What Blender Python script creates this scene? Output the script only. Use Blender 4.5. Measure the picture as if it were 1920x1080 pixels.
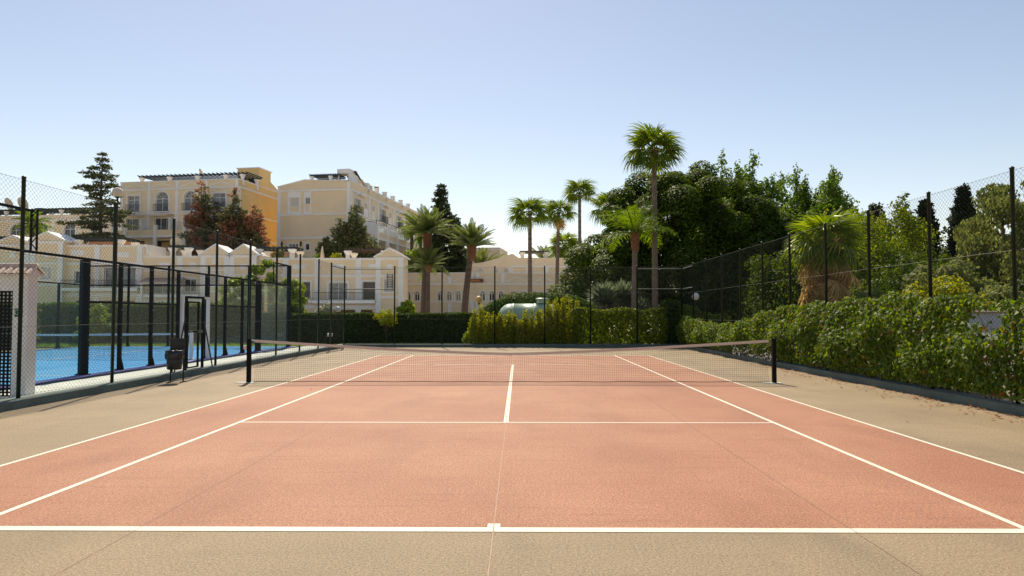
import bpy, math, random
import numpy as np
from mathutils import Matrix, Vector
R = math.radians
rnd = random.Random(7)
scene = bpy.context.scene
col = scene.collection
for o in list(bpy.data.objects):
    bpy.data.objects.remove(o)

# ------------------------------------------------------------------ camera, sky, sun, exposure
cam = bpy.data.cameras.new('camera')
cam.sensor_width = 36.0
cam.lens = 25.09
cam.clip_end = 5000
camo = bpy.data.objects.new('camera', cam)
camo.location = (0.194, 0.0, 1.657)
camo.rotation_euler = (R(92.158), 0, R(0.5256))
col.objects.link(camo)
scene.camera = camo

SUN_EL, SUN_AZ = R(50), R(-11.8)          # azimuth measured from +Y towards +X
world = bpy.data.worlds.new('World')
scene.world = world
world.use_nodes = True
wn = world.node_tree
wn.nodes.clear()
sky = wn.nodes.new('ShaderNodeTexSky')
sky.sky_type = 'NISHITA'
sky.sun_disc = False
sky.sun_elevation = SUN_EL
sky.sun_rotation = SUN_AZ
sky.air_density = 1.0
sky.dust_density = 0.25
sky.ozone_density = 1.6
bg = wn.nodes.new('ShaderNodeBackground')
bg.inputs['Strength'].default_value = 0.077
wo = wn.nodes.new('ShaderNodeOutputWorld')
tint = wn.nodes.new('ShaderNodeMix')      # white balance of the sky light
tint.data_type = 'RGBA'
tint.blend_type = 'MULTIPLY'
tint.inputs['Factor'].default_value = 1.0
tint.inputs['B'].default_value = (1.34, 1.10, 0.93, 1)
wn.links.new(sky.outputs[0], tint.inputs['A'])
wn.links.new(tint.outputs['Result'], bg.inputs[0])
wn.links.new(bg.outputs[0], wo.inputs[0])

sun = bpy.data.lights.new('sun', 'SUN')
sun.energy = 3.2
sun.angle = R(0.53)
sun.color = (1.0, 0.885, 0.68)
suno = bpy.data.objects.new('sun', sun)
sd = Vector((math.sin(SUN_AZ) * math.cos(SUN_EL), math.cos(SUN_AZ) * math.cos(SUN_EL), math.sin(SUN_EL)))
suno.rotation_euler = sd.to_track_quat('Z', 'Y').to_euler()
suno.location = (-20, 60, 70)
col.objects.link(suno)

vs = scene.view_settings
vs.view_transform = 'Standard'
vs.look = 'None'
vs.gamma = 1.0
vs.exposure = 0.80
vs.use_curve_mapping = False

# ------------------------------------------------------------------ materials
def new_mat(name):
    m = bpy.data.materials.new(name)
    m.use_nodes = True
    nt = m.node_tree
    return m, nt, nt.nodes['Principled BSDF'], nt.nodes['Material Output']

def mat(name, c, rough=0.7, var=0.12, scale=3.0, fine=0.0, fine_scale=60.0, bump=0.0, metal=0.0, spec=0.5, tint=None):
    """paint / plaster / metal: a base colour with large soft stains (var), a fine grain and a bump"""
    m, nt, p, out = new_mat(name)
    p.inputs['Roughness'].default_value = rough
    p.inputs['Metallic'].default_value = metal
    p.inputs['Specular IOR Level'].default_value = spec
    tc = nt.nodes.new('ShaderNodeTexCoord')
    n1 = nt.nodes.new('ShaderNodeTexNoise')
    n1.inputs['Scale'].default_value = scale
    n1.inputs['Detail'].default_value = 5
    nt.links.new(tc.outputs['Object'], n1.inputs['Vector'])
    mr = nt.nodes.new('ShaderNodeMapRange')
    mr.inputs['From Min'].default_value = 0.3
    mr.inputs['From Max'].default_value = 0.7
    nt.links.new(n1.outputs['Fac'], mr.inputs['Value'])
    mix = nt.nodes.new('ShaderNodeMix')
    mix.data_type = 'RGBA'
    t = tint or c
    mix.inputs['A'].default_value = (*[x * (1 - var) for x in t], 1)
    mix.inputs['B'].default_value = (*[min(1, x * (1 + var * 0.6)) for x in c], 1)
    nt.links.new(mr.outputs[0], mix.inputs['Factor'])
    src = mix.outputs['Result']
    n2 = None
    if fine or bump:
        n2 = nt.nodes.new('ShaderNodeTexNoise')
        n2.inputs['Scale'].default_value = fine_scale
        n2.inputs['Detail'].default_value = 4
        nt.links.new(tc.outputs['Object'], n2.inputs['Vector'])
    if fine:
        mr2 = nt.nodes.new('ShaderNodeMapRange')
        mr2.inputs['From Min'].default_value = 0.3
        mr2.inputs['From Max'].default_value = 0.7
        mr2.inputs['To Min'].default_value = 1 - fine
        mr2.inputs['To Max'].default_value = 1 + fine * 0.7
        nt.links.new(n2.outputs['Fac'], mr2.inputs['Value'])
        mu = nt.nodes.new('ShaderNodeMix')
        mu.data_type = 'RGBA'
        mu.blend_type = 'MULTIPLY'
        mu.inputs['Factor'].default_value = 1
        nt.links.new(src, mu.inputs['A'])
        nt.links.new(mr2.outputs[0], mu.inputs['B'])
        src = mu.outputs['Result']
    nt.links.new(src, p.inputs['Base Color'])
    if bump:
        b = nt.nodes.new('ShaderNodeBump')
        b.inputs['Strength'].default_value = bump
        b.inputs['Distance'].default_value = 0.01
        nt.links.new(n2.outputs['Fac'], b.inputs['Height'])
        nt.links.new(b.outputs[0], p.inputs['Normal'])
    return m

def mat_leaf(name, c1, c2, trans=0.35, rough=0.45, c3=None, p3=0.0, spec=0.22, hue=0.485, sat=1.15, glow=2.2):
    """leaf: colour varies leaf by leaf (random per mesh island), light shines through"""
    m, nt, p, out = new_mat(name)
    g = nt.nodes.new('ShaderNodeNewGeometry')
    cr = nt.nodes.new('ShaderNodeValToRGB')
    cr.color_ramp.elements[0].color = (*c1, 1)
    cr.color_ramp.elements[1].color = (*c2, 1)
    if c3:
        cr.color_ramp.elements[1].position = 1 - p3 - 0.02
        e = cr.color_ramp.elements.new(1 - p3)
        e.color = (*c3, 1)
    nt.links.new(g.outputs['Random Per Island'], cr.inputs['Fac'])
    p.inputs['Roughness'].default_value = rough
    p.inputs['Specular IOR Level'].default_value = spec
    nt.links.new(cr.outputs[0], p.inputs['Base Color'])
    tr = nt.nodes.new('ShaderNodeBsdfTranslucent')
    hs = nt.nodes.new('ShaderNodeHueSaturation')
    hs.inputs['Hue'].default_value = hue
    hs.inputs['Saturation'].default_value = sat
    hs.inputs['Value'].default_value = glow
    nt.links.new(cr.outputs[0], hs.inputs['Color'])
    nt.links.new(hs.outputs[0], tr.inputs['Color'])
    ms = nt.nodes.new('ShaderNodeMixShader')
    ms.inputs[0].default_value = trans
    nt.links.new(p.outputs[0], ms.inputs[1])
    nt.links.new(tr.outputs[0], ms.inputs[2])
    nt.links.new(ms.outputs[0], out.inputs['Surface'])
    return m

def mat_glass(name, tint, refl=0.08, haze=0.05):
    """thin clear sheet: mostly see-through, tinted, with Fresnel reflections and a little dust"""
    m, nt, p, out = new_mat(name)
    nt.nodes.remove(p)
    t = nt.nodes.new('ShaderNodeBsdfTransparent')
    t.inputs[0].default_value = (*tint, 1)
    gl = nt.nodes.new('ShaderNodeBsdfGlossy')
    gl.inputs['Roughness'].default_value = 0.03
    df = nt.nodes.new('ShaderNodeBsdfTranslucent')
    df.inputs[0].default_value = (0.7, 0.78, 0.74, 1)
    fr = nt.nodes.new('ShaderNodeFresnel')
    fr.inputs[0].default_value = 1.45
    m1 = nt.nodes.new('ShaderNodeMixShader')
    m1.inputs[0].default_value = haze
    nt.links.new(t.outputs[0], m1.inputs[1])
    nt.links.new(df.outputs[0], m1.inputs[2])
    m2 = nt.nodes.new('ShaderNodeMixShader')
    nt.links.new(fr.outputs[0], m2.inputs[0])
    nt.links.new(m1.outputs[0], m2.inputs[1])
    nt.links.new(gl.outputs[0], m2.inputs[2])
    nt.links.new(m2.outputs[0], out.inputs['Surface'])
    return m

def mat_court(name, c, dark, light):
    """acrylic court surface: coarse mineral grain, faint streaks of wear along the court, blotches"""
    m, nt, p, out = new_mat(name)
    p.inputs['Roughness'].default_value = 0.72
    p.inputs['Specular IOR Level'].default_value = 0.35
    N, L = nt.nodes, nt.links
    tc = N.new('ShaderNodeTexCoord')
    def noise(scale, detail, sx=1, sy=1, rough=0.55):
        mp = N.new('ShaderNodeMapping')
        mp.inputs['Scale'].default_value = (sx, sy, 1)
        L.new(tc.outputs['Object'], mp.inputs['Vector'])
        n = N.new('ShaderNodeTexNoise')
        n.inputs['Scale'].default_value = scale
        n.inputs['Detail'].default_value = detail
        n.inputs['Roughness'].default_value = rough
        L.new(mp.outputs[0], n.inputs['Vector'])
        return n.outputs['Fac']
    def rng(src, a, b, lo, hi):
        r = N.new('ShaderNodeMapRange')
        for k, v in (('From Min', a), ('From Max', b), ('To Min', lo), ('To Max', hi)):
            r.inputs[k].default_value = v
        L.new(src, r.inputs['Value'])
        return r.outputs[0]
    def mixc(fac, A, B, mode='MIX'):
        x = N.new('ShaderNodeMix')
        x.data_type = 'RGBA'
        x.blend_type = mode
        if isinstance(fac, float): x.inputs['Factor'].default_value = fac
        else: L.new(fac, x.inputs['Factor'])
        for key, s in (('A', A), ('B', B)):
            if isinstance(s, tuple): x.inputs[key].default_value = (*s, 1)
            else: L.new(s, x.inputs[key])
        return x.outputs['Result']
    base = mixc(rng(noise(0.45, 5), 0.35, 0.68, 0, 1), c, light)
    base = mixc(rng(noise(0.9, 7, 1.0, 0.30), 0.50, 0.74, 0, 0.7), base, dark)
    base = mixc(rng(noise(0.28, 4, 1.0, 0.6), 0.54, 0.70, 0, 0.5), base, light)
    base = mixc(rng(noise(2.2, 6, 0.3, 3.4), 0.54, 0.76, 0, 0.5), base, dark)
    grain = noise(70, 4, rough=0.8)
    base = mixc(1.0, base, rng(grain, 0.34, 0.66, 0.42, 1.5), 'MULTIPLY')
    g2 = noise(38, 3, rough=0.75)
    base = mixc(1.0, base, rng(g2, 0.32, 0.68, 0.72, 1.22), 'MULTIPLY')
    spots = noise(5.5, 2)
    base = mixc(rng(spots, 0.73, 0.77, 0, 0.35), base, tuple(x * 0.5 for x in dark))
    L.new(base, p.inputs['Base Color'])
    b = N.new('ShaderNodeBump')
    b.inputs['Strength'].default_value = 0.35
    b.inputs['Distance'].default_value = 0.006
    L.new(grain, b.inputs['Height'])
    L.new(b.outputs[0], p.inputs['Normal'])
    return m

def mat_line(name, c):
    """old line paint with thin worn cracks"""
    m, nt, p, out = new_mat(name)
    p.inputs['Roughness'].default_value = 0.6
    N, L = nt.nodes, nt.links
    tc = N.new('ShaderNodeTexCoord')
    n = N.new('ShaderNodeTexNoise')
    n.inputs['Scale'].default_value = 9
    n.inputs['Detail'].default_value = 8
    n.inputs['Roughness'].default_value = 0.75
    L.new(tc.outputs['Object'], n.inputs['Vector'])
    r = N.new('ShaderNodeMapRange')
    r.inputs['From Min'].default_value = 0.56
    r.inputs['From Max'].default_value = 0.74
    L.new(n.outputs['Fac'], r.inputs['Value'])
    x = N.new('ShaderNodeMix')
    x.data_type = 'RGBA'
    x.inputs['A'].default_value = (*c, 1)
    x.inputs['B'].default_value = (0.55, 0.36, 0.25, 1)
    L.new(r.outputs[0], x.inputs['Factor'])
    L.new(x.outputs['Result'], p.inputs['Base Color'])
    return m

M = {}
M['red'] = mat_court('court_red', (0.375, 0.157, 0.090), (0.295, 0.122, 0.070), (0.45, 0.213, 0.122))
M['tan'] = mat_court('court_tan', (0.275, 0.202, 0.121), (0.20, 0.152, 0.094), (0.35, 0.258, 0.154))
M['line'] = mat_line('line_paint', (0.80, 0.72, 0.58))
M['joint'] = mat('joint_sealant', (0.40, 0.235, 0.145), 0.6, 0.2, 4)
M['wall'] = mat('yellow_render', (0.84, 0.61, 0.27), 0.85, 0.06, 0.5, fine=0.05, fine_scale=9)
M['wall2'] = mat('pale_yellow_render', (0.87, 0.71, 0.49), 0.85, 0.06, 0.5, fine=0.05, fine_scale=9)
M['wall3'] = mat('beige_render', (0.84, 0.70, 0.51), 0.85, 0.07, 0.4, fine=0.05, fine_scale=9)
M['trim'] = mat('white_trim', (0.87, 0.86, 0.85), 0.7, 0.06, 0.8)
M['white'] = mat('white_render', (0.78, 0.74, 0.70), 0.8, 0.08, 1.5, fine=0.04, fine_scale=25)
M['roofing'] = mat('roof_screed', (0.45, 0.36, 0.28), 0.9, 0.15, 0.7)
M['pane'] = mat('window_pane', (0.045, 0.055, 0.065), 0.06, 0.3, 0.8, spec=0.8)
M['curtain'] = mat('curtained_pane', (0.26, 0.28, 0.30), 0.15, 0.35, 2.5, spec=0.7)
M['shutter'] = mat('roller_shutter', (0.62, 0.60, 0.55), 0.6, 0.05, 3)
M['iron'] = mat('black_iron', (0.02, 0.022, 0.023), 0.45, 0.2, 6)
M['greenpost'] = mat('dark_green_steel', (0.010, 0.024, 0.019), 0.42, 0.35, 5)
M['wire'] = mat('green_coated_wire', (0.012, 0.018, 0.016), 0.6, 0.2, 4, spec=0.25)
M['rail'] = mat('dull_steel_rail', (0.13, 0.14, 0.12), 0.6, 0.25, 6)
M['pergola'] = mat('dark_green_timber', (0.022, 0.035, 0.032), 0.65, 0.25, 3)
M['brownwood'] = mat('brown_timber', (0.075, 0.045, 0.028), 0.7, 0.3, 3)
M['terracotta'] = mat('terracotta', (0.50, 0.26, 0.16), 0.8, 0.2, 6)
M['tile'] = mat('weathered_roof_tile', (0.66, 0.50, 0.41), 0.8, 0.2, 7)
M['kerb'] = mat('green_painted_kerb', (0.085, 0.13, 0.12), 0.7, 0.3, 1.8, fine=0.25, fine_scale=30, bump=0.3, tint=(0.11, 0.14, 0.125))
M['path'] = mat('pale_painted_path', (0.56, 0.60, 0.55), 0.8, 0.18, 1.5, fine=0.1, fine_scale=40)
M['violet'] = mat('violet_blue_edge', (0.13, 0.13, 0.42), 0.7, 0.2, 2)
M['blue'] = mat('blue_turf', (0.014, 0.28, 0.64), 0.85, 0.10, 0.6, fine=0.16, fine_scale=55)
M['black'] = mat('black_powder_coat', (0.012, 0.012, 0.012), 0.7, 0.2, 5, spec=0.1)
M['dish'] = mat('dish_enamel', (0.62, 0.58, 0.52), 0.5, 0.08, 3)
M['nettape'] = mat_leaf('faded_net_tape', (0.66, 0.56, 0.49), (0.66, 0.56, 0.49), 0.30, 0.8, hue=0.5, sat=0.7, glow=1.0)
M['netcord'] = mat('black_net_cord', (0.012, 0.010, 0.010), 0.8, 0.1, 5)
M['binmetal'] = mat('dark_bin_metal', (0.035, 0.034, 0.032), 0.45, 0.4, 6, metal=0.4)
M['bag'] = mat('black_bin_bag', (0.012, 0.012, 0.013), 0.28, 0.2, 9)
M['tank'] = mat('green_fibreglass', (0.40, 0.50, 0.36), 0.38, 0.15, 1.6, spec=0.5)
M['lampglass'] = mat('white_globe', (0.80, 0.77, 0.74), 0.25, 0.04, 4)
M['amber'] = mat('amber_globe', (0.80, 0.47, 0.13), 0.25, 0.05, 4)
M['bark'] = mat('bark', (0.14, 0.095, 0.065), 0.9, 0.4, 5, fine=0.3, fine_scale=25, bump=0.6)
M['palmbark'] = mat('palm_bark', (0.20, 0.145, 0.11), 0.9, 0.3, 4, fine=0.35, fine_scale=18, bump=0.8)
M['palmbark_dark'] = mat('dark_palm_bark', (0.115, 0.075, 0.055), 0.9, 0.4, 4, fine=0.4, fine_scale=14, bump=0.9)
M['boot'] = mat('palm_leaf_bases', (0.27, 0.125, 0.06), 0.9, 0.4, 6, fine=0.3, fine_scale=20, bump=0.6)
M['ground'] = mat('dry_garden_soil', (0.34, 0.28, 0.19), 0.95, 0.35, 0.25, fine=0.3, fine_scale=6)
M['lawn'] = mat_leaf('lawn_blade', (0.10, 0.20, 0.025), (0.24, 0.33, 0.05), 0.4)
M['lawnbase'] = mat('lawn_soil', (0.13, 0.20, 0.035), 0.95, 0.3, 2)
M['signwood'] = mat('brown_sign_board', (0.16, 0.055, 0.02), 0.6, 0.2, 4)
M['signletter'] = mat('orange_letter_paint', (0.80, 0.34, 0.06), 0.5, 0.05, 4)
M['signgreen'] = mat('dark_green_plate', (0.012, 0.06, 0.035), 0.4, 0.1, 4)
M['palegreen'] = mat('pale_green_letter', (0.42, 0.62, 0.42), 0.5, 0.05, 4)
M['parasol'] = mat('cream_canvas', (0.68, 0.56, 0.45), 0.85, 0.1, 4)
M['solar'] = mat('brown_solar_panel', (0.10, 0.065, 0.045), 0.3, 0.1, 3)
M['courtglass'] = mat_glass('court_glass', (0.82, 0.91, 0.87), haze=0.045)
M['clearglass'] = mat_glass('balustrade_glass', (0.86, 0.92, 0.93), haze=0.08)
M['leaf_ficus'] = mat_leaf('ficus_leaf', (0.030, 0.062, 0.006), (0.095, 0.14, 0.014), 0.32, 0.6)
M['leaf_poplar'] = mat_leaf('poplar_leaf', (0.05, 0.10, 0.016), (0.13, 0.20, 0.032), 0.42, 0.5)
M['leaf_ivy'] = mat_leaf('ivy_leaf', (0.045, 0.092, 0.008), (0.145, 0.205, 0.018), 0.42, 0.55, c3=(0.20, 0.11, 0.03), p3=0.03, spec=0.3)
M['leaf_ivyfar'] = mat_leaf('creeper_leaf', (0.06, 0.105, 0.008), (0.19, 0.23, 0.018), 0.5, 0.45)
M['leaf_yellow'] = mat_leaf('yellow_green_leaf', (0.11, 0.15, 0.012), (0.32, 0.32, 0.025), 0.45, 0.5)
M['leaf_lime'] = mat_leaf('lime_leaf', (0.10, 0.17, 0.02), (0.27, 0.34, 0.035), 0.45, 0.4)
M['leaf_hedge'] = mat_leaf('clipped_hedge_leaf', (0.02, 0.042, 0.008), (0.065, 0.10, 0.016), 0.28, 0.6)
M['leaf_mound'] = mat_leaf('mound_hedge_leaf', (0.034, 0.072, 0.008), (0.11, 0.165, 0.018), 0.34, 0.6)
M['leaf_cedar'] = mat_leaf('cedar_needles', (0.055, 0.075, 0.028), (0.13, 0.15, 0.065), 0.25, 0.7)
M['leaf_conifer'] = mat_leaf('conifer_needles', (0.032, 0.05, 0.022), (0.085, 0.105, 0.045), 0.24, 0.7)
M['leaf_cypress'] = mat_leaf('cypress_needles', (0.009, 0.017, 0.008), (0.024, 0.038, 0.015), 0.12, 0.6)
M['leaf_juniper'] = mat_leaf('juniper_needles', (0.085, 0.105, 0.048), (0.19, 0.20, 0.095), 0.26, 0.7)
M['leaf_rust'] = mat_leaf('dead_brown_needles', (0.19, 0.095, 0.058), (0.38, 0.22, 0.14), 0.32, 0.8)
M['leaf_olive'] = mat_leaf('pepper_leaf', (0.08, 0.105, 0.03), (0.20, 0.225, 0.07), 0.38, 0.6)
M['leaf_silver'] = mat_leaf('silver_leaf', (0.16, 0.18, 0.12), (0.34, 0.35, 0.26), 0.3, 0.5)
M['frond_fan'] = mat_leaf('fan_palm_leaf', (0.055, 0.098, 0.012), (0.135, 0.18, 0.024), 0.38, 0.5)
M['frond_date'] = mat_leaf('date_palm_leaf', (0.065, 0.095, 0.028), (0.15, 0.18, 0.055), 0.34, 0.5)
M['frond_queen'] = mat_leaf('queen_palm_leaf', (0.075, 0.14, 0.015), (0.18, 0.255, 0.035), 0.42, 0.45)
M['frond_dry'] = mat_leaf('dry_palm_leaf', (0.26, 0.19, 0.07), (0.58, 0.45, 0.22), 0.38, 0.8)
M['frond_pale'] = mat_leaf('pale_fan_leaf', (0.07, 0.125, 0.015), (0.19, 0.24, 0.035), 0.42, 0.36)  # lighter leaf green for the pale and skirted fan palms
M['yucca'] = mat_leaf('yucca_leaf', (0.10, 0.135, 0.08), (0.21, 0.25, 0.15), 0.25, 0.4)
M['litter'] = mat_leaf('fallen_leaf', (0.14, 0.06, 0.03), (0.42, 0.22, 0.10), 0.2, 0.7)
M['flower'] = mat('white_petals', (0.80, 0.78, 0.76), 0.6, 0.05, 4)

# ------------------------------------------------------------------ mesh helpers
def tag(o, label=None, cat=None, group=None, kind=None):
    if label: o['label'] = label
    if cat: o['category'] = cat
    if group: o['group'] = group
    if kind: o['kind'] = kind
    return o

def empty(name, loc, rz=0.0):
    o = bpy.data.objects.new(name, None)
    o.empty_display_size = 0.2
    o.location = loc
    o.rotation_euler = (0, 0, rz)
    col.objects.link(o)
    return o

def thing(name, label, cat, loc=(0, 0, 0), rz=0.0, group=None):
    return tag(empty(name, loc, rz), label, cat, group)

def link(name, me, parent=None, kind=None):
    o = bpy.data.objects.new(name, me)
    col.objects.link(o)
    if parent is not None: o.parent = parent
    if kind: o['kind'] = kind
    return o

class MB:
    def __init__(s, fmap=None):
        s.v, s.f, s.map = [], [], fmap
    def add(s, vs, fs):
        k = len(s.v)
        s.v += [s.map(*p) for p in vs] if s.map else [tuple(p) for p in vs]
        s.f += [tuple(i + k for i in f) for f in fs]
        return s
    def box(s, x0, x1, y0, y1, z0, z1):
        return s.add([(x0, y0, z0), (x1, y0, z0), (x1, y1, z0), (x0, y1, z0), (x0, y0, z1), (x1, y0, z1), (x1, y1, z1), (x0, y1, z1)],
                     [(0, 3, 2, 1), (4, 5, 6, 7), (0, 1, 5, 4), (1, 2, 6, 5), (2, 3, 7, 6), (3, 0, 4, 7)])
    def prism(s, poly, y0, y1):
        """polygon in (x, z), extruded along y"""
        n = len(poly)
        return s.add([(x, y0, z) for x, z in poly] + [(x, y1, z) for x, z in poly],
                     [tuple(range(n)), tuple(range(2 * n - 1, n - 1, -1))] + [(i, i + n, (i + 1) % n + n, (i + 1) % n) for i in range(n)])
    def tube(s, pts, r, n=6):
        pts = [Vector([float(c) for c in p]) for p in pts]
        rr = [float(q) for q in r] if isinstance(r, (list, tuple)) else [float(r)] * len(pts)
        vs, fs = [], []
        for i, p in enumerate(pts):
            d = (pts[min(i + 1, len(pts) - 1)] - pts[max(i - 1, 0)]).normalized()
            a = Vector((0, 0, 1)) if abs(d.z) < 0.9 else Vector((1, 0, 0))
            e1 = d.cross(a).normalized()
            e2 = d.cross(e1)
            for k in range(n):
                t = 2 * math.pi * k / n
                vs.append(tuple(p + rr[i] * (math.cos(t) * e1 + math.sin(t) * e2)))
        for i in range(len(pts) - 1):
            for k in range(n):
                fs.append((i * n + k, i * n + (k + 1) % n, (i + 1) * n + (k + 1) % n, (i + 1) * n + k))
        fs.append(tuple(range(n - 1, -1, -1)))
        fs.append(tuple(range((len(pts) - 1) * n, len(pts) * n)))
        return s.add(vs, fs)
    def lathe(s, prof, n=16, c=(0, 0, 0)):
        vs, fs = [], []
        for r, z in prof:
            for k in range(n):
                t = 2 * math.pi * (k + 0.5) / n
                vs.append((c[0] + r * math.cos(t), c[1] + r * math.sin(t), c[2] + z))
        for i in range(len(prof) - 1):
            for k in range(n):
                fs.append((i * n + k, i * n + (k + 1) % n, (i + 1) * n + (k + 1) % n, (i + 1) * n + k))
        fs.append(tuple(range(n - 1, -1, -1)))
        fs.append(tuple(range((len(prof) - 1) * n, len(prof) * n)))
        return s.add(vs, fs)
    def build(s, name, m, parent=None, smooth=False, kind=None):
        me = bpy.data.meshes.new(name)
        me.from_pydata(s.v, [], s.f)
        me.materials.append(M[m] if isinstance(m, str) else m)
        if smooth:
            me.polygons.foreach_set('use_smooth', [True] * len(me.polygons))
        me.update()
        return link(name, me, parent, kind)

def mesh_np(name, V, nper, m, parent=None, kind=None, smooth=False):
    """V: (n*nper, 3) vertices, one polygon of nper corners per group"""
    V = np.asarray(V, dtype=np.float32).reshape(-1, 3)
    nv = len(V)
    nf = nv // nper
    me = bpy.data.meshes.new(name)
    me.vertices.add(nv)
    me.vertices.foreach_set('co', V.ravel())
    me.loops.add(nv)
    me.loops.foreach_set('vertex_index', np.arange(nv, dtype=np.int32))
    me.polygons.add(nf)
    me.polygons.foreach_set('loop_start', np.arange(0, nv, nper, dtype=np.int32))
    me.polygons.foreach_set('loop_total', np.full(nf, nper, dtype=np.int32))
    me.materials.append(M[m] if isinstance(m, str) else m)
    me.update(calc_edges=True)
    return link(name, me, parent, kind)

def unit(a):
    return a / np.maximum(np.linalg.norm(a, axis=1, keepdims=True), 1e-9)

SHAPE = {'rhomb': [(0, 0), (0.34, 0.45), (0, 1), (-0.34, 0.45)],
         'ivy': [(0, 0), (0.52, 0.22), (0.26, 0.56), (0, 1), (-0.26, 0.56), (-0.52, 0.22)],
         'blade': [(-0.09, 0), (0.09, 0), (0.07, 0.5), (0, 1)]}

def leaf_verts(P, D, Nn, size, shape='rhomb', rng=None):
    """leaves at P, growing along D, facing Nn; folded a little along the midrib"""
    n = len(P)
    D = unit(D)
    S = unit(np.cross(D, Nn))
    U = unit(np.cross(S, D))
    size = np.broadcast_to(np.asarray(size, float), (n,))[:, None]
    out = []
    for a, b in SHAPE[shape]:
        out.append(P + size * (a * S + b * D + abs(a) * 0.35 * U - (b ** 2) * 0.12 * U))
    return np.stack(out, axis=1).reshape(-1, 3)

def rand_dirs(n, rng):
    return unit(rng.normal(size=(n, 3)))

def shell_leaves(lobes, n, size, rng, shape='rhomb', up=0.35, lo=0.72, droop=0.0, squash=True, cut=0.62):
    """leaves spread through the outer part of overlapping lobes (cx,cy,cz,rx,ry,rz); inside of other lobes is dropped"""
    L = np.array(lobes, float)
    w = (L[:, 3] * L[:, 4] + L[:, 3] * L[:, 5] + L[:, 4] * L[:, 5])
    idx = rng.choice(len(L), size=n, p=w / w.sum())
    d = rand_dirs(n, rng)
    r = rng.uniform(lo ** 2, 1.06 ** 2, n) ** 0.5
    P = L[idx, :3] + d * L[idx, 3:6] * r[:, None]
    if cut:
        keep = np.ones(n, bool)
        for k in range(len(L)):
            q = np.linalg.norm((P - L[k, :3]) / L[k, 3:6], axis=1)
            keep &= ~((q < cut) & (idx != k))
        P, d = P[keep], d[keep]
    n = len(P)
    nn = unit(d + np.array([0, 0, up]) + rng.normal(size=(n, 3)) * 0.45)
    g = unit(np.cross(nn, rand_dirs(n, rng)) + np.array([0, 0, -droop]))
    return leaf_verts(P, g, nn, size * rng.uniform(0.65, 1.3, n), shape)

def ss(a, b, x):
    t = min(1, max(0, (x - a) / (b - a)))
    return t * t * (3 - 2 * t)

def hz(x, y):
    """height of the garden ground: flat round the courts, a bank up to the apartment blocks"""
    z = -0.03 + 1.35 * ss(46, 74, y)
    z += 7.6 * ss(83, 92, y) * (1 - ss(-21, -15, x))
    return z

# ------------------------------------------------------------------ ground, courts
def make_ground():
    xs = sorted(set([-2500, -1200, -600, -300, -180] + list(range(-120, 121, 4)) + [-21, -19, -17, -15] + [180, 300, 600, 1200, 2500]))
    ys = sorted(set([-400, -150, -60, -20, 0, 20, 38] + list(range(42, 132, 3)) + [160, 220, 320, 600, 1200, 3500]))
    v = [(x, y, hz(x, y)) for y in ys for x in xs]
    n = len(xs)
    f = [(j * n + i, j * n + i + 1, (j + 1) * n + i + 1, (j + 1) * n + i) for j in range(len(ys) - 1) for i in range(n - 1)]
    mb = MB()
    mb.add(v, f)
    return mb.build('ground', 'ground', None, True, 'structure')
make_ground()

XL, XR, YF = -8.75, 8.55, 36.45            # fence lines round the tennis court
BL, NET, FB = 5.567, 17.452, 29.337        # near baseline, net, far baseline
def sheet(name, x0, x1, y0, y1, z, m, parent=None, kind=None):
    mb = MB()
    mb.add([(x0, y0, z), (x1, y0, z), (x1, y1, z), (x0, y1, z)], [(0, 1, 2, 3)])
    return mb.build(name, m, parent, False, kind)
court = sheet('tennis_court_pavement', XL + 0.1, XR - 0.1, -14, YF - 0.1, 0.0, 'tan', None, 'structure')
sheet('playing_area', -5.485, 5.485, BL, FB, 0.002, 'red', court)
LW = 0.055
def line(x0, x1, y0, y1):
    sheet('court_line', x0, x1, y0, y1, 0.004, 'line', court)
line(-5.485 - LW / 2, 5.485 + LW / 2, BL - 0.055, BL + 0.055)
line(-5.485 - LW / 2, 5.485 + LW / 2, FB - 0.05, FB + 0.05)
for s in (-1, 1):
    line(s * 5.485 - LW / 2, s * 5.485 + LW / 2, BL + 0.055, FB - 0.05)
    line(s * 4.115 - 0.031, s * 4.115 + 0.031, BL + 0.055, FB - 0.05)
line(-4.084, 4.084, NET - 6.4 - 0.028, NET - 6.4 + 0.028)
line(-4.084, 4.084, NET + 6.4 - 0.028, NET + 6.4 + 0.028)
line(-0.037, 0.037, NET - 6.4 + 0.028, NET + 6.4 - 0.028)
line(-0.05, 0.05, BL + 0.055, BL + 0.155)
line(-0.05, 0.05, FB - 0.15, FB - 0.05)
for x in (-8.0, -5.42, -2.76, 0.0, 2.76, 5.42, 7.9):      # sealed saw-cut joints between the paving strips
    mb = MB()
    y = -13.0
    pts = []
    while y < 36.2:
        pts.append((x + rnd.uniform(-0.006, 0.006) + (0.05 if abs(x) in (5.42,) else 0), y))
        y += 0.6
    for (xa, ya), (xb, yb) in zip(pts, pts[1:]):
        w = 0.0045 if x == 0 else 0.0025
        mb.add([(xa - w, ya, 0.0055), (xa + w, ya, 0.0055), (xb + w, yb, 0.0055), (xb - w, yb, 0.0055)], [(0, 1, 2, 3)])
    if abs(x) < 5 or abs(x) > 6:
        mb.build('joint', 'joint', court)

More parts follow.
